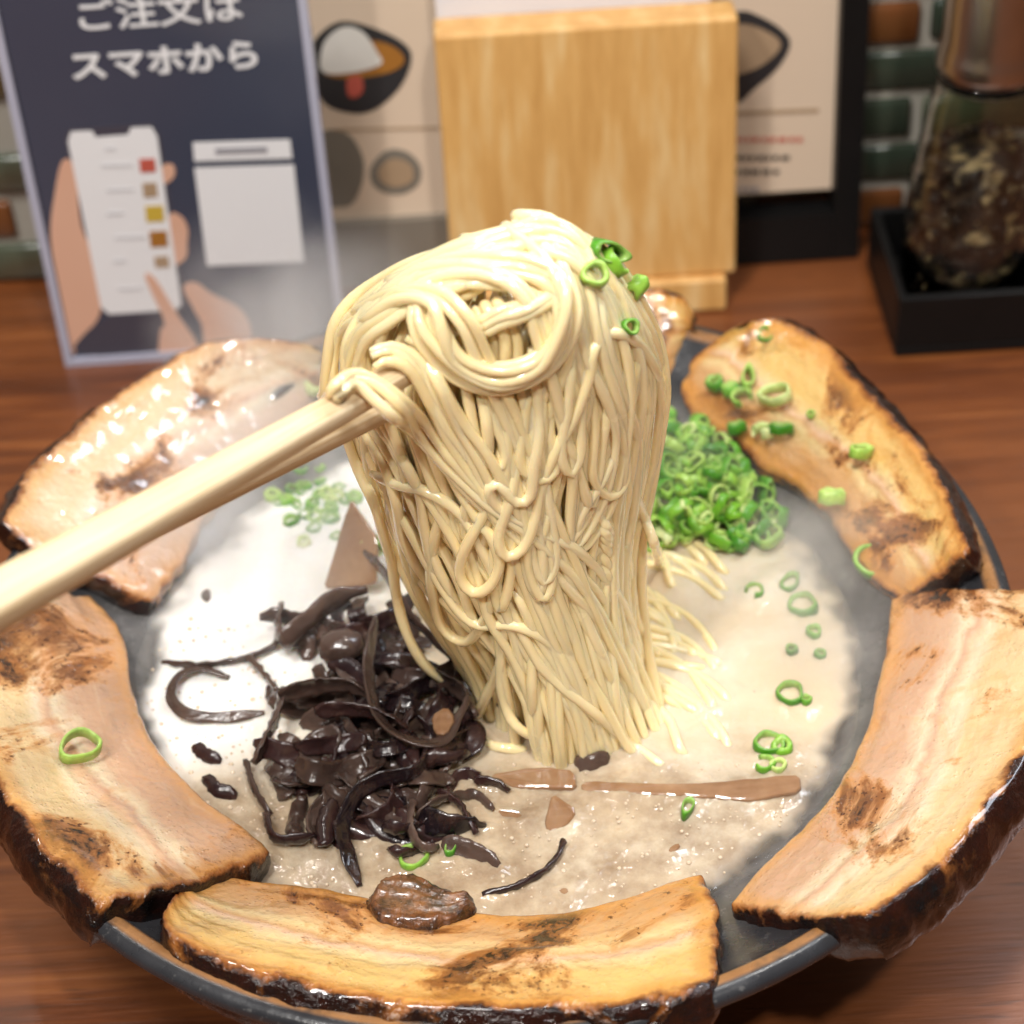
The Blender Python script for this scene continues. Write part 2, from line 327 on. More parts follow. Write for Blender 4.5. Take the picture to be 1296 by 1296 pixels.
# ------------------------------------------------------------------ flat print on an upright plane
class Board:
    """an upright board standing on the table: base line through two table points, leaning back by lean"""
    def __init__(s, p0, p1, lean):
        s.o = Vector(p0); s.x = (Vector(p1) - s.o).normalized(); n = s.x.cross(Vector((0, 0, 1))).normalized()
        s.n = (n * math.cos(lean) + Vector((0, 0, 1)) * math.sin(lean)).normalized(); s.y = s.n.cross(s.x).normalized()
        s.w = (Vector(p1) - s.o).length
    def loc(s, px, py):
        q = on_plane(px, py, s.o, s.n) - s.o; return q.dot(s.x), q.dot(s.y)
    def W(s, a, b, d=0.0): return s.o + s.x * a + s.y * b + s.n * d
    def mat(s, a, b, d):
        p = s.W(a, b, d); x, y, n = s.x, s.y, s.n
        return Matrix(((x.x, y.x, n.x, p.x), (x.y, y.y, n.y, p.y), (x.z, y.z, n.z, p.z), (0, 0, 0, 1)))
    def slab(s, name, pts, d0, d1, m, parent):      # prism from local outline, d0..d1 along the normal
        n = len(pts); vs = [s.W(a, b, d1) for a, b in pts] + [s.W(a, b, d0) for a, b in pts]
        fs = [tuple(range(n)), tuple(range(2 * n - 1, n - 1, -1))] + [(i, n + i, n + (i + 1) % n, (i + 1) % n) for i in range(n)]
        A = sum(pts[i][0] * pts[(i + 1) % n][1] - pts[(i + 1) % n][0] * pts[i][1] for i in range(n))
        if A < 0: fs = [f[::-1] for f in fs]
        return link(name, mesh(name, vs, fs, False), m, parent)
    def px(s, name, pts, d, m, parent, smooth=0, th=0.0002):
        q = [s.loc(*p) for p in pts]
        if smooth:
            c = [Vector((a, b, 0)) for a, b in q]; c = catmull([c[-1]] + c + [c[0], c[1]], (len(c) + 3) * smooth); k = smooth
            n = len(q) + 2; c2 = []
            P = [Vector((a, b, 0)) for a, b in q]; N = len(P)
            for i in range(N):
                a, b, cc, dd = P[i - 1], P[i], P[(i + 1) % N], P[(i + 2) % N]
                for j in range(smooth):
                    f = j / smooth; c2.append(0.5 * ((2 * b) + (cc - a) * f + (2 * a - 5 * b + 4 * cc - dd) * f * f + (3 * b - a - 3 * cc + dd) * f ** 3))
            q = [(p.x, p.y) for p in c2]
        return s.slab(name, q, d, d + th, m, parent)
def rrect(x0, y0, x1, y1, r, n=4):
    out = []
    for cx, cy, a0 in ((x1 - r, y1 - r, 0), (x0 + r, y1 - r, 90), (x0 + r, y0 + r, 180), (x1 - r, y0 + r, 270)):
        for k in range(n + 1):
            a = R(a0 + 90 * k / n); out.append((cx + r * math.cos(a), cy + r * math.sin(a)))
    return out
def lettering(name, txt, board, px0, px1, d, m, parent, bold=0.02, th=0.0001):
    """text whose box runs from the pixel of its lower left to that of its upper right corner on the board"""
    a0, b0 = board.loc(*px0); a1, b1 = board.loc(*px1)
    cu = bpy.data.curves.new(name, 'FONT'); cu.body = txt; cu.size = 1.0; cu.offset = bold; cu.extrude = 0.01; cu.resolution_u = 4
    tmp = bpy.data.objects.new('lettering_source', cu); COL.objects.link(tmp)
    bpy.context.view_layer.update()
    me = bpy.data.meshes.new_from_object(tmp.evaluated_get(bpy.context.evaluated_depsgraph_get())); bpy.data.objects.remove(tmp)
    xs = [v.co.x for v in me.vertices]; ys = [v.co.y for v in me.vertices]
    mx, my = min(xs), min(ys); kx = (a1 - a0) / (max(xs) - mx); ky = (b1 - b0) / (max(ys) - my)
    for v in me.vertices: v.co = board.W(a0 + (v.co.x - mx) * kx, b0 + (v.co.y - my) * ky, d + (v.co.z + 0.01) * 0.01)
    me.materials.clear(); me.name = name
    return link(name, me, m, parent)

def build_sign():
    B = Board(at_z(84, 461, TZ), at_z(440, 436, TZ), R(4))
    root = empty('table_sign', B.W(B.w / 2, 0)); tag(root, 'clear acrylic table sign with dark navy card showing a phone held in a hand', 'table sign')
    H = B.loc(0, -60)[1]
    ac = NT('acrylic'); ac.P(col=(0.80, 0.80, 0.88), rough=0.08, trans=0.6, ior=1.3); ac = ac.m
    B.slab('acrylic_plate', rrect(0, 0, B.w, H, 0.002), -0.0045, -0.0012, ac, root)
    for (x0, x1, y0, y1) in ((0, 0.0028, 0, H), (B.w - 0.0028, B.w, 0, H), (0.0028, B.w - 0.0028, 0, 0.0028)):
        B.slab('acrylic_edge', [(x0, y0), (x1, y0), (x1, y1), (x0, y1)], -0.0012, 0.0018, M['edge'], root)
    card = B.slab('printed_card', [(0.0029, 0.0029), (B.w - 0.0029, 0.0029), (B.w - 0.0029, H), (0.0029, H)], -0.0011, 0.0, M['navy'], root)
    d = 0.0001
    lettering('lettering', 'スマホから', B, (93, 102), (323, 50), d, M['white'], card, 0.03)
    lettering('lettering', 'ご注文は', B, (103, 40), (303, -14), d, M['white'], card, 0.016)
    # the printed photo: hand, phone, thumbnails
    B.px('printed_hand', [(78, 205), (90, 203), (97, 225), (103, 285), (122, 330), (128, 390), (112, 420), (96, 445), (90, 440), (78, 380), (64, 300), (70, 240)], d, M['skin'], card, 4)
    B.px('printed_hand', [(205, 210), (219, 208), (221, 222), (208, 232)], d, M['skin'], card, 3)
    B.px('printed_hand', [(214, 272), (230, 274), (238, 290), (237, 308), (236, 325), (222, 335), (214, 320)], d, M['skin'], card, 3)
    B.px('printed_phone_edge', [(87, 163), (192, 156), (203, 170), (235, 388), (224, 396), (136, 401), (124, 391), (82, 177)], d - .00005, M['ink2'], card)
    ph = B.px('printed_phone', [(90, 166), (117, 165), (121, 173), (162, 170), (166, 161), (192, 160), (199, 172), (230, 385), (222, 392), (138, 397), (128, 388), (86, 178)], d + .0001, M['white'], card)
    for (x, y, ww, hh, m) in ((186, 209, 20, 17, 'redink'), (189, 240, 18, 18, 'tanprint'), (195, 270, 23, 20, 'curry2'), (200, 302, 22, 20, 'curry'), (204, 331, 18, 14, 'tanprint')):
        B.px('thumbnail', [(x - ww / 2, y - hh / 2), (x + ww / 2, y - hh / 2 - 1), (x + ww / 2 + 2, y + hh / 2 - 1), (x - ww / 2 + 2, y + hh / 2)], d + .00034, M[m], ph)
    for (x, y, l) in ((128, 209, 40), (135, 240, 34), (135, 270, 22), (145, 300, 40), (144, 330, 16), (150, 365, 30), (132, 188, 14)):
        B.px('text_line', [(x, y - 2), (x + l, y - 3), (x + l, y + 1), (x, y + 2)], d + .00034, M['pgrey'], ph)
    B.px('printed_sleeve', [(96, 444), (104, 425), (130, 404), (165, 398), (200, 398), (207, 420), (206, 447), (150, 450)], d + .0002, M['ink2'], card, 3)
    B.px('printed_hand', [(184, 350), (192, 347), (204, 362), (222, 392), (248, 430), (250, 448), (205, 452), (203, 418), (208, 405)], d + .0005, M['skin'], card, 4)
    B.px('printed_hand', [(232, 362), (248, 356), (268, 370), (300, 386), (315, 405), (318, 430), (300, 448), (262, 448), (256, 412), (245, 390)], d + .0005, M['skin'], card, 4)
    lb = B.px('label_strip', [(244, 180), (367, 176), (370, 200), (246, 204)], d, M['white'], card)
    B.px('text_line', [(272, 187), (338, 185), (339, 192), (273, 194)], d + .0003, M['greyink'], lb)
    B.px('code_panel', [(246, 212), (372, 208), (385, 331), (262, 336)], d, M['white'], card)
M['edge'] = plain('acrylic_edge', (0.42, 0.42, 0.52), 0.2)
M['ink2'] = plain('sleeve_print', (0.06, 0.055, 0.075), 0.3)
M['pgrey'] = plain('pale_ink', (0.62, 0.61, 0.63), 0.4)
M['curry2'] = plain('yellow_print', (0.55, 0.38, 0.05), 0.4)
build_sign()

def build_menu_board():
    y = at_z(990, 322, TZ).y
    B = Board((at_z(395, 340, TZ).x, y, TZ), (at_z(1085, 322, TZ).x, y, TZ), R(7))
    root = empty('menu_board', B.W(B.w / 2, 0)); tag(root, 'menu board in a black frame with printed bowls, standing behind the wooden holder', 'menu board')
    H = 0.20; a1, b1 = B.loc(1052, 262); fr = B.loc(1084, 280)[0]
    B.slab('frame', [(a1, 0), (fr, 0), (fr, H), (a1, H)], -0.006, 0.006, M['black'], root)
    am = B.loc(700, 262)[0]
    B.slab('frame', [(am, 0), (a1 - .0001, 0), (a1 - .0001, b1), (am, b1)], -0.006, 0.006, M['black'], root)
    B.slab('stand_foot', [(0, 0), (am - .0001, 0), (am - .0001, B.loc(480, 275)[1]), (0, B.loc(480, 275)[1])], -0.006, 0.004, M['greyprint'], root)
    bb = B.loc(480, 275)[1] + .0001
    sh = B.slab('menu_sheet', [(0, bb), (a1 - .0001, bb), (a1 - .0001, H), (0, H)], -0.004, 0.0, M['paper'], root)
    d = .0001
    def bowl(pts, fill, rice=None, red=None):
        b = B.px('printed_bowl', pts, d, M['ink'], sh, 4)
        B.px('printed_broth', fill, d + .0003, M['curry'], sh, 4)
        if rice: B.px('printed_rice', rice, d + .0006, M['rice'], sh, 4)
        if red: B.px('printed_pickle', red, d + .0009, M['redink'], sh, 3)
    bowl([(395, 55), (430, 27), (480, 38), (515, 58), (520, 80), (505, 112), (475, 138), (445, 143), (410, 130), (395, 90)],
         [(410, 80), (440, 50), (490, 55), (512, 74), (495, 90), (450, 98), (415, 95)],
         [(405, 80), (412, 50), (435, 33), (460, 40), (478, 66), (482, 80), (450, 90), (415, 92)],
         [(440, 98), (456, 95), (460, 112), (450, 122), (440, 118)])
    b2 = [(905, 40), (935, 14), (965, 22), (990, 38), (1000, 56), (985, 85), (955, 112), (932, 130), (905, 110)]
    B.px('printed_bowl', b2, d, M['ink'], sh, 4)
    B.px('printed_broth', [(912, 50), (935, 30), (968, 38), (988, 55), (970, 78), (940, 92), (915, 90)], d + .0003, M['tanprint'], sh, 4)
    B.px('printed_bowl', [(405, 172), (438, 168), (458, 195), (460, 225), (448, 255), (430, 262), (405, 250)], d, M['greyprint'], sh, 4)
    B.px('printed_bowl', [(470, 210), (490, 190), (515, 192), (532, 210), (530, 232), (510, 245), (485, 243), (470, 230)], d, M['greyprint'], sh, 4)
    B.px('printed_broth', [(480, 212), (498, 200), (520, 208), (522, 228), (500, 236), (482, 228)], d + .0003, M['tanprint'], sh, 4)
    B.px('rule_line', [(420, 163), (556, 160), (556, 163), (420, 166)], d, M['tanprint'], sh)
    B.px('rule_line', [(925, 141), (1036, 137), (1036, 142), (925, 146)], d, M['tanprint'], sh)
    for (x0, x1, yy, m) in ((928, 1012, 177, 'redink'), (928, 990, 200, 'ink'), (928, 985, 218, 'ink'), (928, 960, 240, 'greyink')):
        x = x0
        while x < x1:
            l = random.uniform(5, 11); B.px('text_line', [(x, yy - 3), (x + l, yy - 3.4), (x + l, yy + 2.2), (x, yy + 2.6)], d, M[m], sh); x += l + random.uniform(2, 4)
build_menu_board()

def build_holder():
    p0, p1 = at_z(566, 392, TZ), at_z(922, 405, TZ)
    B = Board((p0.x, (p0.y + p1.y) / 2, TZ), (p1.x, (p0.y + p1.y) / 2, TZ), R(6))
    root = empty('menu_holder', B.W(B.w / 2, 0)); tag(root, 'pale wooden menu holder block with a stepped base and white sheets in it', 'menu holder')
    # base ledge in front, panel behind it
    lt = B.loc(800, 342)[1]
    bmw = 0.012
    def rounded(name, a0, a1, b0, b1, d0, d1, r):
        bm = box_bm((a0 + a1) / 2, (b0 + b1) / 2, (d0 + d1) / 2, a1 - a0, b1 - b0, d1 - d0, r, 3)
        mt = B.mat(0, 0, 0)
        for v in bm.verts: v.co = mt @ v.co
        return link(name, from_bm(name, bm, False), M['lightwood'], root)
    H = B.loc(740, 34)[1]
    l0 = B.loc(548, 40)[0]; l1 = B.loc(935, 30)[0]
    rounded('base', -0.002, B.w + 0.0, 0, lt - .004, -0.030, 0.003, 0.0012)
    rounded('front_panel', l0, l1, lt - .0038, H, -0.016, 0.0, 0.0014)
    sh = B.slab('paper_sheet', [(B.loc(551, 20)[0], lt + .002), (B.loc(906, 20)[0], lt + .002), (B.loc(906, 20)[0], H + 0.03), (B.loc(551, 20)[0], H + .03)], -0.0185, -0.0163, M['sheet'], None)
    tag(sh, 'white paper sheets standing in the slot behind the wooden holder panel', 'paper')
build_holder()

def lathe(profile, n=48, c=(0, 0, 0), close=False):
    vs, fs = [], []
    for r, z in profile:
        for k in range(n):
            a = 2 * math.pi * k / n; vs.append((c[0] + r * math.cos(a), c[1] + r * math.sin(a), c[2] + z))
    m = len(profile)
    for i in range(m - 1):
        for k in range(n):
            k2 = (k + 1) % n; fs.append((i * n + k, i * n + k2, (i + 1) * n + k2, (i + 1) * n + k))
    return vs, fs

def build_mill():
    a, b = at_z(1130, 446, TZ), at_z(1345, 447, TZ); wd = b.x - a.x; y0 = (a.y + b.y) / 2
    c = Vector((a.x + wd / 2, y0 + wd / 2, TZ))
    root = empty('condiment_tray', c); tag(root, 'black square condiment tray at the right edge of the counter', 'tray')
    h = 0.020
    bm = box_bm(c.x, c.y, TZ + 0.002, wd, wd, 0.004, 0.001)
    link('tray_base', from_bm('tray_base', bm), M['black'], root)
    for (cx, cy, sx, sy) in ((c.x, y0 + .0015, wd, .003), (c.x, y0 + wd - .0015, wd, .003), (a.x + .0015, c.y, .003, wd - .0062), (b.x - .0015, c.y, .003, wd - .0062)):
        link('tray_side', from_bm('tray_side', box_bm(cx, cy, TZ + 0.0041 + h / 2, sx, sy, h, 0.0008)), M['black'], root)
    jr = wd / 2 - .006; zb = TZ + 0.0045
    mill = empty('pepper_mill', (c.x, c.y, zb)); tag(mill, 'glass pepper mill full of peppercorns with steel top standing in the black tray', 'pepper mill')
    gl = NT('jar_glass'); gl.P(col=(0.93, 0.95, 0.93), rough=0.02, trans=1.0, ior=1.45); gl = gl.m
    pr = [(0.0, 0), (jr * .95, 0), (jr, .004), (jr, .03), (jr * .96, .05), (jr * .80, .075), (jr * .72, .085), (jr * .70, .088), (jr * .68, .088), (jr * .70, .084), (jr * .78, .074), (jr * .935, .05), (jr * .965, .03), (jr * .965, .006), (0, .003)]
    vs, fs = lathe(pr, 48, (c.x, c.y, zb)); link('glass_jar', mesh('glass_jar', vs, fs), gl, mill)
    tr = jr * .74
    vs, fs = lathe([(0, .0885), (tr, .0885), (tr * 1.03, .092), (tr * .98, .096), (tr * .94, .10), (tr * .92, .2), (tr * .9, .22), (0, .22)], 48, (c.x, c.y, zb)); link('steel_top', mesh('steel_top', vs, fs), M['steel'], mill)
    # peppercorns: one packed mass
    bm = bmesh.new(); rnd = random.Random(3)
    for k in range(520):
        ang = rnd.uniform(0, 2 * math.pi); z = rnd.uniform(.006, .058); rm = jr * (.90 if z < .045 else .90 - (z - .045) * 6); rr = rm * math.sqrt(rnd.uniform(.55, 1))
        r = rnd.uniform(.0018, .0028)
        g = bmesh.ops.create_icosphere(bm, subdivisions=1, radius=r)
        for v in g['verts']: v.co = v.co * rnd.uniform(.88, 1.1) + Vector((c.x + rr * math.cos(ang), c.y + rr * math.sin(ang), zb + z))
    t = NT('peppercorn'); n = t.voro(260, out='Color'); sp = t.n('ShaderNodeSeparateColor'); t.set(sp.inputs[0], n)
    t.P(col=t.ramp(sp.outputs[0], [(0.0, (0.018, 0.012, 0.010)), (0.60, (0.035, 0.020, 0.013)), (0.80, (0.10, 0.06, 0.03)), (0.92, (0.46, 0.33, 0.16))]), rough=0.5)
    o = link('peppercorn', from_bm('peppercorn', bm, True), t.m, mill); o['kind'] = 'stuff'
    # dark core so the packed corns have no hollow middle
    vs, fs = lathe([(0, .005), (jr * .80, .005), (jr * .80, .045), (jr * .55, .056), (0, .058)], 24, (c.x, c.y, zb)); o = link('peppercorn_core', mesh('peppercorn_core', vs, fs), t.m, mill)
build_mill()

# ------------------------------------------------------------------ bowl and broth
def build_bowl():
    root = empty('ramen_bowl', (0, 0, TZ)); tag(root, 'large dark glazed ramen bowl with a worn brown rim on the wooden table', 'bowl')
    pr = [(0.0, TZ + .004), (.056, TZ + .004), (.057, TZ), (.062, TZ), (.064, TZ + .004), (.082, .034), (.100, .046), (.118, .068), (.1280, .0800), (.1298, .0818), (.1306, .0836), (.1298, .0854), (.1278, .0861), (.1252, .0858), (.1238, .0842),
          (.1222, .0825), (.117, .0785), (.108, .0735), (.100, .0695), (.0935, .0660), (.088, .060), (.07, .044), (.045, .030), (.0, .026)]
    vs, fs = lathe(pr, 128); me = mesh('bowl_body', vs, fs); o = link('bowl_body', me, M['bowl'], root)
    return root
build_bowl()
MEN = []                                     # points where something pierces the surface: the broth climbs it
def build_broth():
    import numpy as np
    n, m = 230, 300; N = []
    rr = np.repeat(.0955 * np.arange(n + 1) / n, m); aa = np.tile(2 * np.pi * np.arange(m) / m, n + 1); X, Y = rr * np.cos(aa), rr * np.sin(aa)
    Z = np.zeros_like(X)
    P = np.array([(p[0], p[1]) for p in MEN])
    P = P[(P ** 2).sum(1) < .095 ** 2]
    H = np.zeros_like(X)
    for px, py in P: H = np.maximum(H, np.exp(-np.sqrt((X - px) ** 2 + (Y - py) ** 2) / .0016))
    Z += H * .0009 + np.maximum(0, rr - .091) ** 2 * 6
    for k in range(len(X)):
        x, y = X[k], Y[k]
        Z[k] += .00080 * noise.noise(Vector((x * 60, y * 60, 3))) + .00042 * noise.noise(Vector((x * 150, y * 150, 7))) + .00012 * noise.noise(Vector((x * 420, y * 420, 5)))
    vs = np.stack([X, Y, SOUP_Z + Z], 1).tolist(); fs = []
    for i in range(n):
        for k in range(m):
            k2 = (k + 1) % m; fs.append((i * m + k, (i + 1) * m + k, (i + 1) * m + k2, i * m + k2))
    me = mesh('broth', vs, fs); SH, A, Bt = [me.attributes.new(q, 'FLOAT', 'POINT') for q in ('shore', 'front', 'left')]
    sh, fr, lf = [], [], []
    for x, y, z in vs:
        nn = noise.noise(Vector((x * 40, y * 40, 1))) * .012
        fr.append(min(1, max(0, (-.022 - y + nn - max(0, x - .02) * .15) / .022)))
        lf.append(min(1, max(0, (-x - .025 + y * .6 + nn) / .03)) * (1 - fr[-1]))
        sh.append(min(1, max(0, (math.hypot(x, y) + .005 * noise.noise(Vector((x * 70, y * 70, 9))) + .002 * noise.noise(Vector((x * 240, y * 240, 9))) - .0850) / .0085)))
    SH.data.foreach_set('value', sh); A.data.foreach_set('value', fr); Bt.data.foreach_set('value', lf)
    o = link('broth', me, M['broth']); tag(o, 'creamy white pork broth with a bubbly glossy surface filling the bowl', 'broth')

# ------------------------------------------------------------------ roast pork slices
def even(P, n=200):
    L = [0.0]
    for a, b in zip(P, P[1:]): L.append(L[-1] + (b - a).length)
    out, k = [], 0
    for i in range(n):
        t = L[-1] * i / (n - 1)
        while k < len(P) - 2 and L[k + 1] < t: k += 1
        out.append(P[k].lerp(P[k + 1], (t - L[k]) / max(1e-9, L[k + 1] - L[k])))
    return out
def build_pork(name, label, outer, inner, zo, zi, th, m, nu=110, nv=56, warp=.0009, thick_in=None, cat='pork slice', group='torched pork slices round the bowl', bow=0.0, seed=0, endbark=(1, 1), inbark=0.0):
    O, I = even(catmull([(x, y, 0) for x, y in outer], 400)), even(catmull([(x, y, 0) for x, y in inner], 400))
    def smp(P, u): t = u * 199; k = min(int(t), 198); return P[k].lerp(P[k + 1], t - k)
    ease = lambda t: 0.5 * t + 0.5 * (0.5 - 0.5 * math.cos(math.pi * t))
    jag = lambda u, s: noise.noise(Vector((u * 9, s, seed))) * 4 + noise.noise(Vector((u * 26, s, seed + 4))) * 2.2
    top = []; uv = []
    for i in range(nu + 1):
        u = ease(i / nu)
        # round the corners: shrink the strip's ends
        for j in range(nv + 1):
            v = ease(j / nv)
            eu = u + (0.5 - u) * 0.0
            # bow the ends outward (rounded corner) 
            cr = (2 * v - 1) ** 4 * 0.022
            uu = min(1, max(0, cr + u * (1 - 2 * cr)))
            a, b = smp(I, uu), smp(O, uu)
            p = a.lerp(b, v); d = (b - a); d.normalize()
            tg = smp(O, min(1, uu + .02)) - smp(O, max(0, uu - .02)); tg.normalize()
            p = p + d * (jag(uu, 1) * v ** 6 + jag(uu, 2) * (1 - v) ** 6) + tg * (noise.noise(Vector((v * 5, seed, 3))) * 7 + noise.noise(Vector((v * 15, seed, 5))) * 3) * ((u ** 10) + (1 - u) ** 10)
            z = zi + (zo - zi) * v + bow * math.sin(math.pi * v) + .004 * 0
            top.append(at_z(p.x, p.y, z)); uv.append((u, v))
    W = nv + 1
    mid = len(top) // 2
    L = sum((top[(i + 1) * W + nv // 2] - top[i * W + nv // 2]).length for i in range(nu))
    Wd = (top[(nu // 2) * W + nv] - top[(nu // 2) * W]).length
    e1 = (top[(nu // 2) * W + nv] - top[(nu // 2) * W]).normalized(); e2 = (top[nu * W + nv // 2] - top[nv // 2]).normalized()
    nrm = e1.cross(e2); nrm = nrm if nrm.z > 0 else -nrm; nrm.normalize()
    vs = []; PU, PV, BK, SD = [], [], [], []
    for k, p in enumerate(top):
        u, v = uv[k]; do, di, d0, d1 = (1 - v) * Wd, v * Wd, u * L, (1 - u) * L
        edge = min(do, di, d0, d1); rr = .0028
        drop = rr * (1 - math.sqrt(max(0, 1 - (1 - min(1, edge / rr)) ** 2)))
        q = Vector((p.x * 55, p.y * 55, seed)); b = noise.noise(q) * warp + noise.noise(q * 3.1) * warp * .45 + noise.noise(q * 9) * warp * .16
        fibre = noise.noise(Vector((u * 2.5, v * 11, seed + 9))) * warp * .5
        vs.append(p + nrm * ((b + fibre) * min(1, edge / .002) - drop * .75))
        PU.append(u); PV.append(v); SD.append(0.0)
        BK.append(1000 * min(do, d0 + (0 if endbark[0] else 1), d1 + (0 if endbark[1] else 1), di + (.0022 - .0022 * inbark)))
    fs = []
    for i in range(nu):
        for j in range(nv): fs.append((i * W + j, (i + 1) * W + j, (i + 1) * W + j + 1, i * W + j + 1))
    per = [j for j in range(W)] + [i * W + nv for i in range(1, nu + 1)] + [nu * W + j for j in range(nv - 1, -1, -1)] + [i * W for i in range(nu - 1, 0, -1)]
    cen = sum(top, Vector()) / len(top); rows = 7; prev = per; n = len(per)
    for r in range(1, rows + 1):
        t = r / rows; cur = []
        for q, k in enumerate(per):
            p = vs[k]; a = vs[per[(q + 3) % n]]; b = vs[per[(q - 3) % n]]; tan = (a - b).normalized(); out = tan.cross(nrm)
            if out.dot(p - cen) < 0: out = -out
            u, v = uv[k]
            bulge = .0011 * math.sin(math.pi * min(1, t * 1.0)) - .0016 * t * t
            rough = (noise.noise(p * 160 + Vector((0, 0, t * 2 + seed))) * .0010 + noise.noise(p * 420 + Vector((0, 0, t * 5))) * .0006)
            isin = v < .001 and .03 < u < .97
            cur.append(len(vs)); vs.append(p - nrm * (th * t * (0.75 if isin else 1)) + out * (bulge + rough))
            PU.append(u); PV.append(v); BK.append(3.0 if isin else 0.0); SD.append(0.15 + .3 * inbark if isin else min(1.0, .35 + t * 1.5))
        for q in range(n):
            q2 = (q + 1) % n; fs.append((prev[q], prev[q2], cur[q2], cur[q]))
        prev = cur
    bot = len(vs); vs.append(sum((vs[k] for k in prev), Vector()) / n)
    PU.append(.5); PV.append(.5); BK.append(0); SD.append(1)
    # bottom: grid repeated
    for q in range(n): fs.append((prev[q], prev[(q + 1) % n], bot))
    me = mesh(name, vs, fs)
    bm = bmesh.new(); bm.from_mesh(me); bmesh.ops.recalc_face_normals(bm, faces=bm.faces[:]); bm.to_mesh(me); bm.free()
    for nm, dat in (('pu', PU), ('pv', PV), ('bark', BK), ('side', SD)):
        at = me.attributes.new(nm, 'FLOAT', 'POINT'); at.data.foreach_set('value', dat)
    o = link(name, me, m); tag(o, label, cat, group); return o
ZO, ZI = .094, .070
build_pork('pork_slice', 'glistening pork slice painted pale with glare behind the chopsticks, beside the table sign',
    [(-4, 672), (12, 625), (45, 580), (95, 535), (170, 480), (240, 438), (300, 424), (360, 427), (412, 438)],
    [(188, 768), (232, 712), (262, 655), (300, 610), (340, 575), (372, 548), (395, 528), (408, 510), (414, 496)],
    .095, .073, .010, mat_pork('pork_glare', 1, .55, .2, .22, .8), seed=1, endbark=(1, 0))
build_pork('pork_slice', 'pork slice at the left with one green scallion ring lying on it',
    [(-30, 740), (-52, 830), (-42, 920), (-8, 990), (40, 1058), (90, 1112), (138, 1150)],
    [(112, 742), (158, 800), (170, 870), (200, 940), (258, 1004), (315, 1046), (352, 1082)],
    .0915, .0735, .012, mat_pork('pork_left', 2, .8, .7, .0, .55), seed=2, endbark=(0, 1))
build_pork('pork_slice', 'long curved pork slice along the front rim of the bowl',
    [(204, 1140), (212, 1180), (280, 1218), (380, 1250), (500, 1266), (620, 1274), (740, 1274), (850, 1264), (918, 1240)],
    [(250, 1102), (330, 1112), (420, 1120), (510, 1142), (600, 1152), (700, 1150), (790, 1132), (860, 1106), (902, 1098)],
    .0895, .0735, .012, mat_pork('pork_front', 3, 1.0, .8, .0, .6, 1), seed=3, endbark=(1, 1))
build_pork('pork_slice', 'broad pork slice at the lower right overhanging the rim with a black crust',
    [(1345, 738), (1352, 820), (1325, 905), (1280, 985), (1220, 1060), (1155, 1122), (1085, 1166)],
    [(1128, 742), (1116, 820), (1096, 910), (1052, 1000), (992, 1064), (938, 1118), (916, 1150)],
    .0945, .0755, .012, mat_pork('pork_right', 14, .75, .55, .0, .55), seed=4, endbark=(0, 1))
build_pork('pork_slice', 'browned pork slice at the upper right sprinkled with scallions',
    [(928, 410), (985, 400), (1040, 428), (1098, 485), (1150, 545), (1192, 605), (1216, 660), (1228, 700)],
    [(850, 468), (866, 515), (900, 548), (962, 590), (1030, 640), (1070, 694), (1104, 735), (1150, 762)],
    .0955, .0750, .010, mat_pork('pork_upper', 5, 1.2, .9, .0, .6, 1), seed=5, endbark=(1, 1), inbark=.8)
build_pork('pork_slice', 'pork slice at the back mostly hidden behind the lifted noodles',
    [(700, 375), (760, 364), (820, 360), (862, 372), (882, 400)],
    [(700, 500), (760, 505), (815, 500), (850, 480), (872, 440)],
    .096, .076, .010, mat_pork('pork_back', 6, .9, .5, .0, .7, 1), seed=6, nu=60, nv=40)
build_pork('pork_scrap', 'small charred pork scrap lying on the front slice',
    [(463, 1140), (480, 1162), (520, 1170), (565, 1164), (598, 1142)],
    [(478, 1112), (500, 1102), (530, 1104), (560, 1122), (592, 1126)],
    .0790, .0800, .005, mat_pork('pork_scrap', 7, .9, 1.4, .0, .5, 1, .92), seed=7, nu=40, nv=26, warp=.0012, cat='pork scrap', group=None, inbark=1)

# ------------------------------------------------------------------ lifted noodles
NY = at_z(700, 950, SOUP_Z).y + .020        # vertical plane the bundle hangs in
SIL_L = [(275, 640), (290, 585), (320, 530), (360, 480), (400, 445), (440, 424), (520, 432), (560, 446), (620, 464), (700, 490), (790, 540), (850, 590), (930, 608), (1000, 620)]
SIL_R = [(275, 720), (290, 745), (320, 775), (360, 800), (400, 822), (440, 834), (490, 840), (560, 826), (640, 810), (700, 796), (760, 798), (830, 808), (900, 826), (1000, 840)]
def interp(T, y):
    if y <= T[0][0]: return T[0][1]
    for (a, b), (c, d) in zip(T, T[1:]):
        if y <= c: return b + (d - b) * (y - a) / (c - a)
    return T[-1][1]
def bulge(x, y):
    l, r = interp(SIL_L, y), interp(SIL_R, y); h = (r - l) / 2; k = (x - (l + r) / 2) / max(h, 1)
    topk = min(1, max(0, (y - 262) / 130)) 
    return .026 * math.sqrt(max(0, 1 - min(1, k * k))) * math.sqrt(topk) * (0.75 + .25 * min(1, h / 190))
def along(px, py, depth): return CAMP + ray(px, py) * depth
STICK0, STICK1 = along(-120, 826, .345), at_y(548, 450, NY - .019)
def over_stick(x, y, mm):                   # lies mm above the front face of the upper chopstick
    d = ray(x, y); best = min((STICK0.lerp(STICK1, k / 200) for k in range(201)), key=lambda q: ((q - CAMP).cross(d).length))
    return CAMP + d * ((best - CAMP).dot(fw) - .0033 - mm * .001)
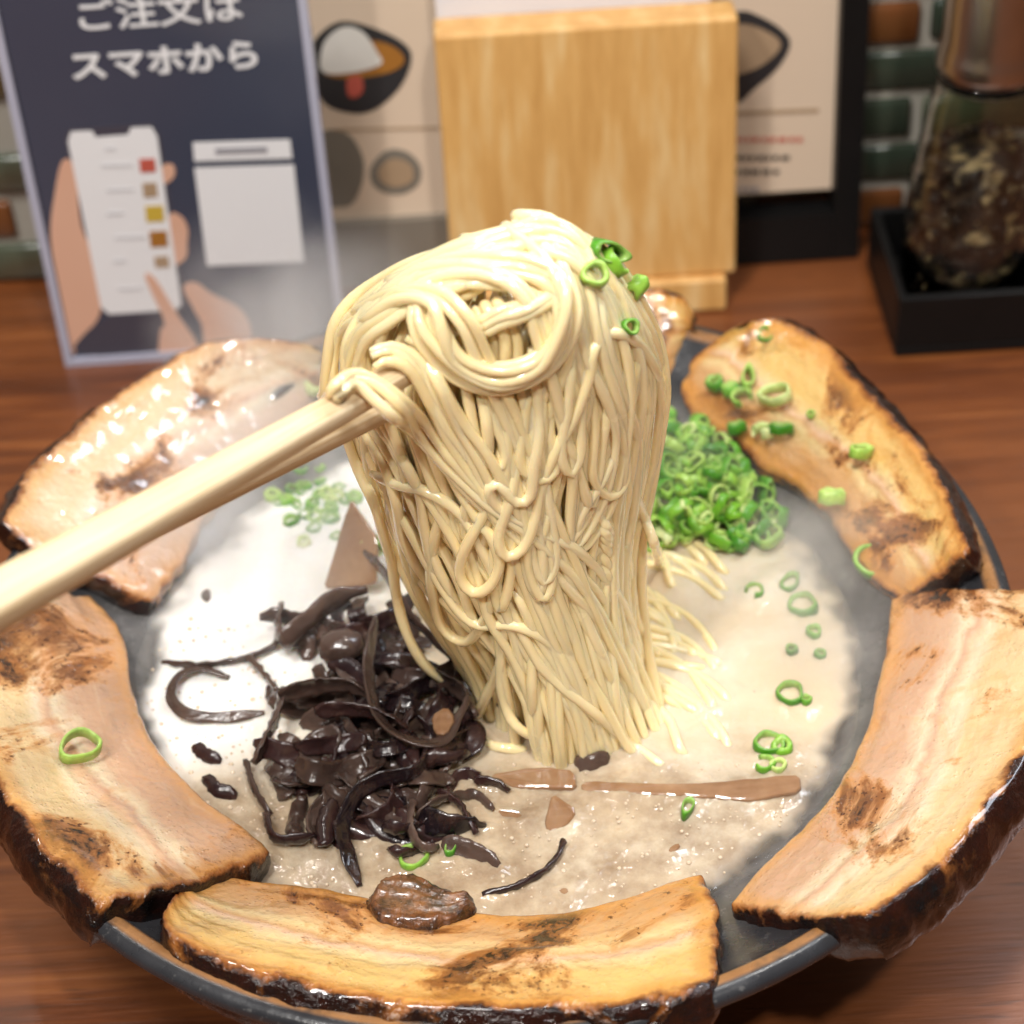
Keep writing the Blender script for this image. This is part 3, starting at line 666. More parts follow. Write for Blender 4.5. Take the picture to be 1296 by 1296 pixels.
def npt(c):
    x, y, d = c
    if isinstance(d, tuple): return over_stick(x, y, d[0])
    if d == 's': return at_z(x, y, SOUP_Z + .0006)
    if d == 'h': return at_z(x, y, SOUP_Z - .0001)
    if d == 'b': return at_z(x, y, SOUP_Z - .0065)
    return at_y(x, y, NY - bulge(x, y) - d * .001)
noodles = empty('noodle_bundle', at_z(700, 900, SOUP_Z)); tag(noodles, 'thick skein of thin pale noodles lifted out of the broth by the chopsticks', 'noodles')
NR = .00126
def strand(path, r=NR, wob=.0004, seed=0, parent=noodles):
    P = [npt(c) if len(c) == 3 and not isinstance(c, Vector) else c for c in path]
    Q = resample(catmull(P, len(P) * 14), .0022)
    Q = [p + Vector((noise.noise(p * 70 + Vector((seed, 0, 0))), noise.noise(p * 70 + Vector((0, seed, 5))), noise.noise(p * 70 + Vector((9, 0, seed))))) * wob for p in Q]
    MEN.extend(q for q in Q if abs(q.z - SOUP_Z) < .0022)
    vs, fs = tube(Q, lambda t: r * (1 + .06 * math.sin(t * 40 + seed)) * min(1, .55 + 12 * t, .55 + 12 * (1 - t)), 10)
    return link('noodle', mesh('noodle', vs, fs), M['noodle'], parent)
sid = [0]
def sheaf(guide, n, spread, dj=.8, r=NR, s1=None, jit=4.0):
    """n strands side by side along a traced guide; spread px across, dj mm of layer jitter"""
    G = [(x, y, d) for x, y, d in guide]; n = max(1, math.ceil(n * .68)); dj *= 1.5
    if not isinstance(G[0][2], (str, tuple)): G = [(G[0][0] + (G[0][0] - G[1][0]) * .15, G[0][1] + (G[0][1] - G[1][1]) * .15, G[0][2] - 7)] + G
    if not isinstance(G[-1][2], (str, tuple)): G.append((G[-1][0] + (G[-1][0] - G[-2][0]) * .2, G[-1][1] + (G[-1][1] - G[-2][1]) * .2, G[-1][2] - 8))
    if G[-1][2] == 's': G[-1] = G[-1][:2] + ('b',)
    for k in range(n):
        sid[0] += 1; rnd = random.Random(sid[0] * 13 + 1); f = (k + .5) / n - .5; path = []
        ph = rnd.uniform(0, 6); sp = spread
        dd = rnd.uniform(-dj, dj)
        for i, (x, y, d) in enumerate(G):
            a = G[max(0, i - 1)]; b = G[min(len(G) - 1, i + 1)]; tx, ty = b[0] - a[0], b[1] - a[1]; l = math.hypot(tx, ty) or 1
            t = i / (len(G) - 1); w = sp + ((s1 - sp) * t if s1 is not None else 0)
            o = f * w + math.sin(ph + i * 1.3) * jit
            nx, ny = x - ty / l * o, y + tx / l * o
            path.append((nx, ny, d if isinstance(d, (str, tuple)) else d + dd + math.sin(ph * 2 + i) * .4))
        strand(path, r * rnd.uniform(.94, 1.07), seed=sid[0])
rc = random.Random(21)
def hang(f0, f1, y0, dep, amp, y1=990, wv=1.0, dj=1.2, n=11, r=NR):
    """one long strand hanging from height y0 in the skein down into the broth"""
    ph, ph2, k1, k2 = rc.uniform(0, 6.28), rc.uniform(0, 6.28), rc.uniform(.55, 1.0) * wv, rc.uniform(1.1, 1.7) * wv; p = []
    for i in range(n):
        t = i / (n - 1); y = y0 + (y1 - y0) * t; l, rr = interp(SIL_L, y), interp(SIL_R, y); e = math.sin(math.pi * min(1, t * 1.15))
        f = f0 + (f1 - f0) * (t * t * (3 - 2 * t)) + e * amp * (math.sin(i * k1 + ph) + .45 * math.sin(i * k2 + ph2)); f = min(.975, max(.025, f))
        p.append((l + (rr - l) * f, y, dep + dj * math.sin(i * k2 * .8 + ph2) - (3 if i == 0 else 0)))
    sid[0] += 1; strand(p, r * rc.uniform(.94, 1.06), seed=sid[0])
for k in range(60): f = rc.uniform(.03, .97); hang(f, f + rc.gauss(.05, .2), rc.uniform(330, 420), rc.uniform(-15, -6), .05)          # inside
for k in range(34): f = rc.uniform(.03, .97); hang(f, f + rc.gauss(.05, .2), rc.uniform(330, 440), rc.uniform(-6, -3), .06)
for k in range(26): f = rc.uniform(.02, .62); hang(f, min(.95, f + rc.uniform(.12, .40)), rc.uniform(455, 500), rc.uniform(-2.4, .6), .045)    # front: from the sticks down to the right
for k in range(16): f = rc.uniform(.60, .98); hang(f, f - rc.uniform(-.05, .16), rc.uniform(330, 420), rc.uniform(-2.4, .4), .04)                # right side
for k in range(9): f = rc.uniform(.35, .9); hang(f, f - rc.uniform(.05, .35), rc.uniform(430, 480), rc.uniform(-.8, 1.2), .06)                 # crossing back to the left
# folded strands: they come down, turn and go back up behind the rest
for k in range(13):
    x, y0, yt, wd = rc.uniform(560, 770), rc.uniform(400, 460), rc.uniform(585, 800), rc.uniform(14, 34) * rc.choice((-1, 1)); sl = rc.uniform(-.10, .30); d = rc.uniform(.8, 2.8)
    q = lambda t, side: (x + sl * (y0 + (yt - y0) * t - y0) + side + 7 * math.sin(t * 4 + k), y0 + (yt - y0) * t)
    p = [q(0, 0) + (-5,), q(.3, 0) + (d - 1.2,), q(.6, 0) + (d,), q(.88, -wd * .15) + (d + .5,), q(1.0, wd * .5) + (d + .7,), q(.88, wd * 1.15) + (d + .3,), q(.6, wd) + (d - .6,), q(.3, wd) + (d - 2.2,), q(0, wd) + (-6,)]
    p = [(min(interp(SIL_R, b) - 12, max(interp(SIL_L, b) + 12, a)), b, c) for a, b, c in p]
    sid[0] += 1; strand(p, NR * rc.uniform(.97, 1.06), seed=sid[0])
# right hand drape: over the crown and down the right side
sheaf([(560, 352, -2), (640, 318, -1), (700, 308, 0), (752, 345, 0), (800, 425, 0), (816, 500, 0), (808, 590, 0), (790, 690, 0), (790, 800, -1), (815, 940, 'b')], 8, 60, 1.6)
sheaf([(600, 312, -4), (680, 294, -2), (740, 318, -1), (798, 405, -1), (824, 480, -2), (820, 560, -2), (802, 660, -2), (790, 760, -3), (800, 930, -3)], 6, 26, 1.0)
sheaf([(655, 300, 0), (690, 304, .5), (728, 340, .8), (742, 420, .8), (762, 500, .8), (778, 560, .5), (776, 640, .3), (768, 740, 0), (790, 860, 0), (830, 960, 'b')], 6, 60, 1.4)
sheaf([(690, 300, 1), (735, 370, 1.4), (752, 450, 1.6), (778, 520, 1.8), (784, 570, 1.6), (770, 640, 1.4), (735, 700, 1.2), (690, 690, 1.2), (664, 640, .6), (650, 560, -1), (650, 470, -6)], 3, 26, .6)
# crown: arcs from the left shoulder over the top
sheaf([(428, 500, -2), (432, 470, 0), (445, 420, .4), (480, 385, .6), (540, 350, .8), (610, 330, .9), (680, 330, .8), (728, 358, .6), (752, 424, .3), (760, 520, -.5), (750, 640, -2), (740, 760, -4)], 7, 56, .9)
sheaf([(440, 500, 0), (442, 440, .4), (470, 395, 1), (520, 362, 1.4), (600, 348, 1.6), (672, 352, 1.6), (708, 385, 1.6), (712, 440, 1.4), (690, 520, .6), (660, 600, -1), (650, 700, -3)], 5, 36, .8)
sheaf([(470, 398, 0), (520, 352, .2), (590, 316, .2), (650, 302, .2), (690, 298, .2), (735, 325, 0), (780, 400, -.5), (800, 500, -1.5), (790, 640, -3)], 6, 34, .8)
sheaf([(470, 400, 0), (535, 350, 2.0), (610, 345, 2.4), (664, 372, 2.4), (690, 430, 2), (716, 500, 1.8), (730, 590, 1.4), (726, 680, 1), (745, 780, .6), (775, 880, .4), (800, 960, 'b')], 3, 22, .5)
# the hanging loop in front
sheaf([(474, 430, 0), (500, 382, 2.0), (550, 372, 2.6), (590, 402, 2.8), (612, 450, 2.6), (640, 520, 1.9), (668, 590, 1.7), (700, 660, 1.6), (735, 740, 1.4), (772, 830, 1), (815, 930, 's')], 3, 20, .5)
sheaf([(640, 300, 0), (690, 335, 3.0), (716, 395, 3.4), (706, 440, 3.6), (672, 472, 3.8), (630, 480, 3.8), (586, 466, 3.6), (550, 436, 3.4), (532, 405, 3.2), (540, 375, 2.0), (580, 340, 0)], 5, 34, .6)
sheaf([(460, 398, 1.4), (500, 372, 3.0), (545, 380, 3.6), (560, 420, 4), (580, 458, 4.4), (630, 476, 4.6), (678, 462, 4.6), (704, 425, 4.4), (716, 380, 4.0), (700, 345, 3.2), (640, 330, 2.6), (560, 335, 2.0), (500, 356, 1.0)], 2, 15, .3)
sheaf([(560, 400, -2), (600, 412, .5), (632, 400, 1.2), (668, 394, 1.4), (700, 376, 1)], 3, 22, .4)
sheaf([(620, 392, -1), (636, 430, -.5), (634, 500, -.8), (650, 600, -1), (680, 700, -1.4), (720, 800, -2)], 4, 46, .8)
# diagonal drape from the chopsticks down to the right
sheaf([(422, 520, -3), (424, 500, (0.5,)), (446, 478, (2.2,)), (476, 492, (2.2,)), (505, 518, (1.0,)), (530, 545, 4.0), (570, 590, 3), (620, 640, 2.4), (680, 690, 2), (740, 750, 1.5), (790, 830, 1), (838, 930, 's')], 4, 26, .4)
sheaf([(470, 452, (0.6,)), (494, 446, (2.0,)), (524, 466, (2.0,)), (556, 520, 4.6), (590, 575, 2.5), (630, 630, 2), (660, 700, 1.4), (690, 790, 1.2), (735, 900, 1), (770, 975, 'b')], 4, 30, .4)
sheaf([(508, 440, (1.0,)), (530, 450, (2.0,)), (552, 490, 5), (580, 540, 3), (612, 590, 2.6), (640, 650, 2), (676, 730, 1.6), (716, 830, 1.2), (760, 930, 's')], 3, 30, .4)
sheaf([(640, 760, .8), (680, 830, 1.4), (730, 890, 1.4), (790, 935, 1), (835, 970, 's')], 3, 34, .5)
# traced singles, loops and tails
ones = [
 [(436, 545, 1), (452, 590, 1.6), (474, 640, 2), (492, 700, 2), (502, 760, 2), (520, 815, 2), (550, 852, 2), (588, 872, 1)],
 [(640, 780, 1), (634, 850, 2.4), (640, 895, 2.4), (662, 925, 2), (710, 940, 's'), (745, 956, 'b')],
 [(640, 830, 0), (612, 890, 1.4), (604, 918, 1.6), (618, 940, 's'), (655, 948, 's'), (700, 950, 'b')],
 [(676, 820, 1), (674, 890, 2), (688, 925, 's'), (725, 948, 'b')],
 [(655, 790, 1), (690, 850, 2.2), (750, 900, 2), (800, 942, 's'), (835, 967, 's'), (856, 985, 'b')],
 [(672, 440, 0), (682, 545, 2.4), (676, 590, 3), (670, 630, 3.4), (652, 636, 3.6), (630, 612, 3.6), (620, 620, 3.2), (632, 645, 2.8), (680, 672, 2.6), (735, 700, 2.2), (790, 770, 1.4), (820, 860, .8), (850, 930, 'b')],
 [(640, 540, 0), (618, 640, 2.4), (588, 695, 3), (582, 728, 3.4), (598, 750, 3.6), (620, 742, 3.6), (632, 712, 3.2), (622, 680, 2.8), (606, 660, 2.2), (570, 600, .6), (540, 540, -3)],
 [(668, 520, 0), (648, 620, 3), (632, 680, 3.6), (640, 704, 3.8), (662, 694, 3.6), (676, 655, 3), (684, 600, 1.6), (690, 520, -2)],
 [(690, 450, 0), (712, 540, 2), (733, 600, 2.4), (748, 640, 2), (760, 580, 1.6), (772, 500, .6), (780, 420, -2)],
 [(740, 424, 0), (785, 424, 2.4), (815, 440, 2), (832, 475, 1), (836, 510, 0), (824, 580, -.4), (806, 680, -1), (795, 780, -2)],
 [(790, 405, 0), (752, 440, 2.4), (748, 470, 2.4), (730, 520, 2.4), (704, 570, 2.4), (684, 630, 2.2), (690, 700, 2), (716, 780, 1.6), (752, 870, 1.2), (800, 950, 's')],
 [(418, 520, -2), (416, 470, -2), (426, 430, -1), (448, 408, 0), (480, 390, .5), (530, 362, 0)],
 [(470, 600, .8), (505, 615, 1.4), (545, 625, 1.4), (590, 660, 1.2), (630, 740, 1), (660, 840, .8), (700, 930, 's')],
 [(500, 640, 0), (530, 690, 1), (560, 745, 1.6), (600, 790, 1.8), (650, 792, 1.8), (695, 815, 1.4), (730, 870, 1), (765, 940, 's')],
 [(560, 640, .6), (545, 720, 1.4), (558, 790, 1.6), (590, 812, 1.4), (616, 775, 1), (640, 700, 0), (650, 640, -2)],
]
for p in ones:
    if p[-1][2] == 's': p.append((p[-1][0] + 26, p[-1][1] + 14, 'b'))
    elif not isinstance(p[-1][2], str): p.append((p[-1][0] + (p[-1][0] - p[-2][0]) * .5, p[-1][1] + (p[-1][1] - p[-2][1]) * .5, p[-1][2] - 5))
    sid[0] += 1; strand(p, NR * 1.05, seed=sid[0])
# noodles lying half sunk in the broth
tail = [[(800, 620, 0), (815, 655, 2), (828, 690, 3), (834, 715, 's'), (820, 735, 'b')],
 [(790, 700, 's'), (815, 692, 's'), (850, 680, 's'), (885, 690, 's'), (915, 720, 's'), (930, 745, 'b')],
 [(800, 715, 's'), (830, 690, 's'), (865, 688, 's'), (890, 710, 's'), (900, 735, 'b')],
 [(800, 735, 's'), (818, 700, 's'), (840, 705, 's'), (850, 740, 's'), (870, 760, 'b')],
 [(790, 690, 2), (800, 740, 1.5), (806, 790, 1), (830, 830, 's'), (880, 845, 's'), (920, 850, 'b')],
 [(820, 850, 's'), (850, 880, 's'), (880, 900, 's'), (900, 930, 'b')],
 [(810, 880, 's'), (845, 910, 's'), (860, 950, 's'), (880, 970, 'b')]]
rt_ = random.Random(77)
for k in range(16):                         # a loose fold of noodles just under the surface, right of the skein
    y = 690 + k * 12 + rt_.uniform(-6, 6); x = interp(SIL_R, y) - 24; L = rt_.uniform(120, 210); a = rt_.uniform(-.45, .25); p = [(x - 26, y - 60, -2), (x, y - 16, -1)]
    for i in range(7):
        p.append((x, y, ('s', 's', 's', 'h', 'h', 'h', 'b')[i])); a += rt_.uniform(.12, .34); x += math.cos(a) * L / 6; y += math.sin(a) * L / 6 * .8
    tail.append(p)
for p in tail: sid[0] += 1; strand(p, NR, seed=sid[0])

# ------------------------------------------------------------------ chopsticks
def chopstick(label, p0, p1, w0, w1, roll):
    d = (p1 - p0); L = d.length
    bm = bmesh.new(); n = 30; rings = []
    for i in range(n + 1):
        t = i / n; r = w0 + (w1 - w0) * t
        prof = [(math.copysign(abs(math.cos(a)) ** .55, math.cos(a)) * r / 2, math.copysign(abs(math.sin(a)) ** .55, math.sin(a)) * r * .42) for a in [2 * math.pi * k / 20 for k in range(20)]]
        rings.append([bm.verts.new((t * L, y, z)) for y, z in prof])
    for a, b in zip(rings, rings[1:]):
        for k in range(20): bm.faces.new((a[k], a[(k + 1) % 20], b[(k + 1) % 20], b[k]))
    bm.faces.new(rings[0][::-1]); bm.faces.new(rings[-1])
    o = link('chopstick', from_bm('chopstick', bm, True), M['stick'])
    q = d.to_track_quat('X', 'Z'); o.rotation_mode = 'QUATERNION'; from mathutils import Quaternion
    o.rotation_quaternion = q @ Quaternion((1, 0, 0), roll); o.location = p0
    tag(o, label, 'chopstick', 'pair of wooden chopsticks'); return o
tipA = STICK1
a0 = STICK0
chopstick('upper pale wooden chopstick holding the lifted noodles', a0, tipA, .0102, .0052, R(12))
b1 = at_y(580, 470, NY - .008); b0 = along(-130, 818, .390)
chopstick('lower chopstick mostly hidden below the other one', b0, b1, .0074, .0054, R(5))

# ------------------------------------------------------------------ scallions
def ring_mesh(r, wall, h, oval=1.0, n=22, open_=0.0, seed=0):
    vs, fs, inn = [], [], []
    prof = [(r, -h / 2), (r, h / 2 * .7), (r - wall * .25, h / 2), (r - wall * .75, h / 2), (r - wall, h / 2 * .7), (r - wall, -h / 2), (r - wall * .5, -h / 2 * 1.05)]
    fl = [0, 0, .3, .8, 1, 1, .5]
    m = len(prof); full = open_ == 0
    N = n if full else n + 1
    for k in range(N):
        a = (2 * math.pi - open_) * k / n; wv = 1 + .07 * math.sin(3 * a + seed) + .05 * math.sin(2 * a + seed * 2)
        for (rr, z), f in zip(prof, fl):
            x, y = rr * math.cos(a) * wv, rr * math.sin(a) * wv * oval; vs.append((x, y, z + .0002 * math.sin(4 * a + seed))); inn.append(f)
    for k in range(n):
        k2 = (k + 1) % N
        for i in range(m): fs.append((k * m + i, k2 * m + i, k2 * m + (i + 1) % m, k * m + (i + 1) % m))
    if not full: fs.append(tuple(range(m))[::-1]); fs.append(tuple((N - 1) * m + i for i in range(m)))
    me = mesh('scallion_ring', vs, fs); at = me.attributes.new('inner', 'FLOAT', 'POINT'); at.data.foreach_set('value', inn)
    me.materials.append(M['scallion']); return me
RM = [ring_mesh(.0036, .0009, .0028, 1, seed=1), ring_mesh(.0030, .0016, .0030, .85, seed=2), ring_mesh(.0042, .0008, .0024, .8, seed=3), ring_mesh(.0026, .0011, .0034, 1, seed=4), ring_mesh(.0034, .0011, .0026, .6, seed=5), ring_mesh(.0034, .0010, .0030, .9, open_=1.4, seed=6), ring_mesh(.0040, .0013, .0038, .45, seed=8)]
def ring(pos, kind, sc, rot, label, group=None, cat='scallion ring'):
    o = bpy.data.objects.new('scallion_ring', RM[kind]); COL.objects.link(o); o.location = pos; o.scale = (sc, sc, sc); o.rotation_euler = rot
    for word in ('pale', 'dark'):
        if (word + ' ') in label.replace('pale pork', '').replace('pale oval', 'pale oval '): o.material_slots[0].link = 'OBJECT'; o.material_slots[0].material = M['scallion_' + word]
    if abs(pos.z - SOUP_Z) < .003:
        MEN.extend(pos + Vector((math.cos(q) * .0036 * sc, math.sin(q) * .0036 * sc, 0)) for q in range(6))
    return tag(o, label, cat, group)
rs = random.Random(5)
# the heap beside the noodles
heap_poly = [(800, 525), (850, 512), (890, 530), (930, 575), (975, 620), (988, 650), (975, 680), (930, 690), (860, 680), (812, 690), (790, 640), (795, 560)]
def inside(x, y, poly):
    c = False; n = len(poly)
    for i in range(n):
        (x1, y1), (x2, y2) = poly[i], poly[(i + 1) % n]
        if (y1 > y) != (y2 > y) and x < (x2 - x1) * (y - y1) / (y2 - y1) + x1: c = not c
    return c
cnt = 0; tries = 0
while cnt < 225 and tries < 4000:
    tries += 1; x, y = rs.uniform(785, 990), rs.uniform(508, 690)
    if not inside(x, y, heap_poly): continue
    h = max(0, 1 - ((x - 868) / 105) ** 2) * max(0, 1 - ((y - 590) / 95) ** 2)
    hh = .003 + .013 * h * rs.uniform(.55, 1)
    ring(at_z(x, y, SOUP_Z + hh), rs.choice([0, 0, 0, 2, 2, 4, 5, 5, 1, 6]), rs.uniform(.62, 1.12), (rs.gauss(0, .75), rs.gauss(0, .75), rs.uniform(0, 6)), 'chopped scallion ring in the green heap right of the noodles', 'scallion rings heaped beside the noodles'); cnt += 1
def onpork(x, y, z, k, sc, lab, rx=0.25, ry=-.3): ring(at_z(x, y, z), k, sc, (rx + rs.uniform(-.2, .2), ry, rs.uniform(0, 6)), lab, 'scallion rings on the pork')
onpork(395, 487, .0790, 0, 1.15, 'scallion ring on the pale pork slice just left of the noodles', .2, .5)
onpork(101, 944, .0855, 2, 1.25, 'green scallion ring on the left pork slice', .1, .2)
for (x, y, z, k, sc, lab) in ((968, 423, .0965, 5, .7, 'small dark scallion bit on the top corner of the upper right pork slice'),
    (905, 485, .0835, 3, 1.0, 'leftmost scallion of the cluster on the upper right pork slice'), (924, 492, .0842, 1, 1.0, 'thick scallion ring in the cluster on the upper right pork slice'), (946, 478, .0868, 6, 1.0, 'upright scallion bit at the top of the cluster on the upper right pork slice'),
    (938, 502, .0848, 5, .9, 'scallion bit at the bottom of the cluster on the upper right pork slice'), (981, 499, .0875, 2, 1.2, 'large open scallion ring right of the cluster on the upper right pork slice'),
    (932, 541, .0805, 1, 1.0, 'scallion ring on the lower edge of the upper right pork slice nearest the heap'), (966, 545, .0825, 5, 1.0, 'broken scallion ring beside an open ring in the middle of the upper right pork slice'), (988, 542, .0838, 0, .95, 'open scallion ring beside a broken one in the middle of the upper right pork slice'),
    (1090, 571, .0905, 4, 1.1, 'pale oval scallion slice near the outer crust of the upper right pork slice'), (1053, 628, .0838, 1, 1.25, 'thick pale scallion ring on the lower right of the upper right pork slice'), (1026, 524, .0875, 3, .45, 'tiny green scallion speck in the middle of the upper right pork slice'),
    (1105, 709, .0765, 0, 1.35, 'open scallion ring at the wet lower end of the upper right pork slice')): onpork(x, y, z, k, sc, lab)
for (x, y, d, k, sc, lab, r) in ((768, 318, 5.0, 6, 1.25, 'largest green scallion bit on top of the lifted noodles', (1.2, .5, .4)), (778, 330, 5.5, 5, 1.1, 'scallion bit just below the largest one on the lifted noodles', (.8, .7, 1)), (753, 347, 5.0, 3, 1.1, 'round scallion ring on the front of the lifted noodles', (.75, .1, 0)),
    (803, 366, 4.0, 6, 1.15, 'long scallion bit on the right shoulder of the lifted noodles', (1.1, .8, 2)), (798, 413, 4.5, 3, .7, 'smallest scallion bit on the right side of the lifted noodles', (.8, .6, 0))):
    ring(at_y(x, y, NY - bulge(x, y) - d * .001), k, sc, r, lab, 'scallion bits on the lifted noodles')
for (x, y, k, sc, lab) in ((990, 945, 1, 1.0, 'scallion ring floating in the pair near the right end of the bamboo strip'), (973, 942, 0, 1.05, 'left scallion ring of the floating pair near the right end of the bamboo strip'), (968, 967, 5, .8, 'scallion bit floating just below the pair of rings'), (985, 970, 3, .8, 'pale scallion bit floating below the right ring of the pair'),
    (1000, 878, 0, 1.0, 'scallion ring floating alone on the right of the broth'), (1020, 886, 3, .6, 'small scallion bit floating right of a lone ring'), (1016, 766, 0, 1.1, 'scallion ring floating near the right edge of the broth'), (1000, 738, 4, 1.1, 'scallion ring floating just below the heap'), (955, 748, 5, .8, 'scallion bit floating left of the ring below the heap'),
    (1030, 800, 3, .8, 'scallion bit floating at the right wall of the bowl'), (1002, 822, 3, .6, 'tiny scallion bit floating in the open broth on the right'), (1038, 828, 3, .6, 'dark tiny scallion bit beside the right wall of the bowl'),
    (870, 1023, 6, .8, 'dark green scallion sliver floating in a bright ripple below the bamboo strip'), (523, 1085, 0, 1.0, 'scallion ring floating in front of the mushrooms above the pork scrap'), (572, 1073, 6, .75, 'upright scallion sliver right of the ring above the pork scrap')):
    ring(at_z(x, y, SOUP_Z + .0008), k, sc, (rs.uniform(-.15, .15), rs.uniform(-.15, .15), rs.uniform(0, 6)), lab, 'scallion rings floating on the broth')
for k in range(34):
    x, y = rs.gauss(402, 26), rs.gauss(632, 24)
    ring(at_z(x, y, SOUP_Z + .0002 + rs.uniform(-.0006, .0006)), rs.choice([0, 1, 3, 3, 4, 5]), rs.uniform(.55, .95), (rs.uniform(-.3, .3), rs.uniform(-.3, .3), rs.uniform(0, 6)), 'scallion ring in the loose patch floating left of the noodles', 'scallion rings floating left of the noodles')
ring(at_z(345, 627, SOUP_Z + .001), 1, .9, (0, 0, 0), 'single scallion ring drifting left of the loose scallion patch', 'scallion rings floating left of the noodles')
ring(at_z(470, 690, SOUP_Z + .010), 1, 1.25, (.5, .2, 0), 'pale scallion slice between the bamboo point and the noodles')
ring(at_z(496, 690, SOUP_Z + .012), 6, 1.1, (.9, .5, 0), 'green scallion bit at the left edge of the lifted noodles')

# ------------------------------------------------------------------ wood ear strips
def ribbon(path, width, th, curl, twist, seed=0, taper=True):
    Q = resample(catmull(path, len(path) * 12), .0010); T, N = frames(Q); vs, fs = [], []; m = 7; n = len(Q)
    for i, (p, t, nn) in enumerate(zip(Q, T, N)):
        f = i / (n - 1); a = twist[0] + (twist[1] - twist[0]) * f; b = t.cross(nn)
        X = nn * math.cos(a) + b * math.sin(a); Z = t.cross(X)
        w = width * (1 + .22 * noise.noise(Vector((f * 6, seed, 1)))) * (min(1, .45 + 5 * f, .35 + 4 * (1 - f)) if taper else 1)
        up_ = []; lo = []
        for k in range(m):
            s = k / (m - 1) - .5; ang = s * curl
            off = (X * math.sin(ang) + Z * (1 - math.cos(ang))) * (w / max(.3, curl)) if curl > .01 else X * (s * w)
            edge = th * .5 * math.sqrt(max(0.08, 1 - (2 * s) ** 2))
            rf = Z * (noise.noise(Vector((f * 14, s * 3, seed))) * th * .45)
            up_.append(p + off + rf + Z * edge); lo.append(p + off + rf - Z * edge)
        vs += up_ + lo[::-1]
    M2 = 2 * m
    for i in range(n - 1):
        for k in range(M2): k2 = (k + 1) % M2; fs.append((i * M2 + k, i * M2 + k2, (i + 1) * M2 + k2, (i + 1) * M2 + k))
    fs.append(tuple(range(M2))[::-1]); fs.append(tuple((n - 1) * M2 + k for k in range(M2)))
    return mesh('wood_ear_strip', vs, fs)
def ear(px, width, m, label, curl=1.2, tw=(0.2, .8), th=.0013, group='wood ear mushroom strips in the broth'):
    P = [at_z(x, y, SOUP_Z + h * .001) for x, y, h in px]; sid[0] += 1
    MEN.extend(q for q in catmull(P, 24) if q.z < SOUP_Z + .003)
    o = link('wood_ear_strip', ribbon(P, width, th, curl, tw, sid[0]), M[m]); return tag(o, label, 'mushroom strip', group)
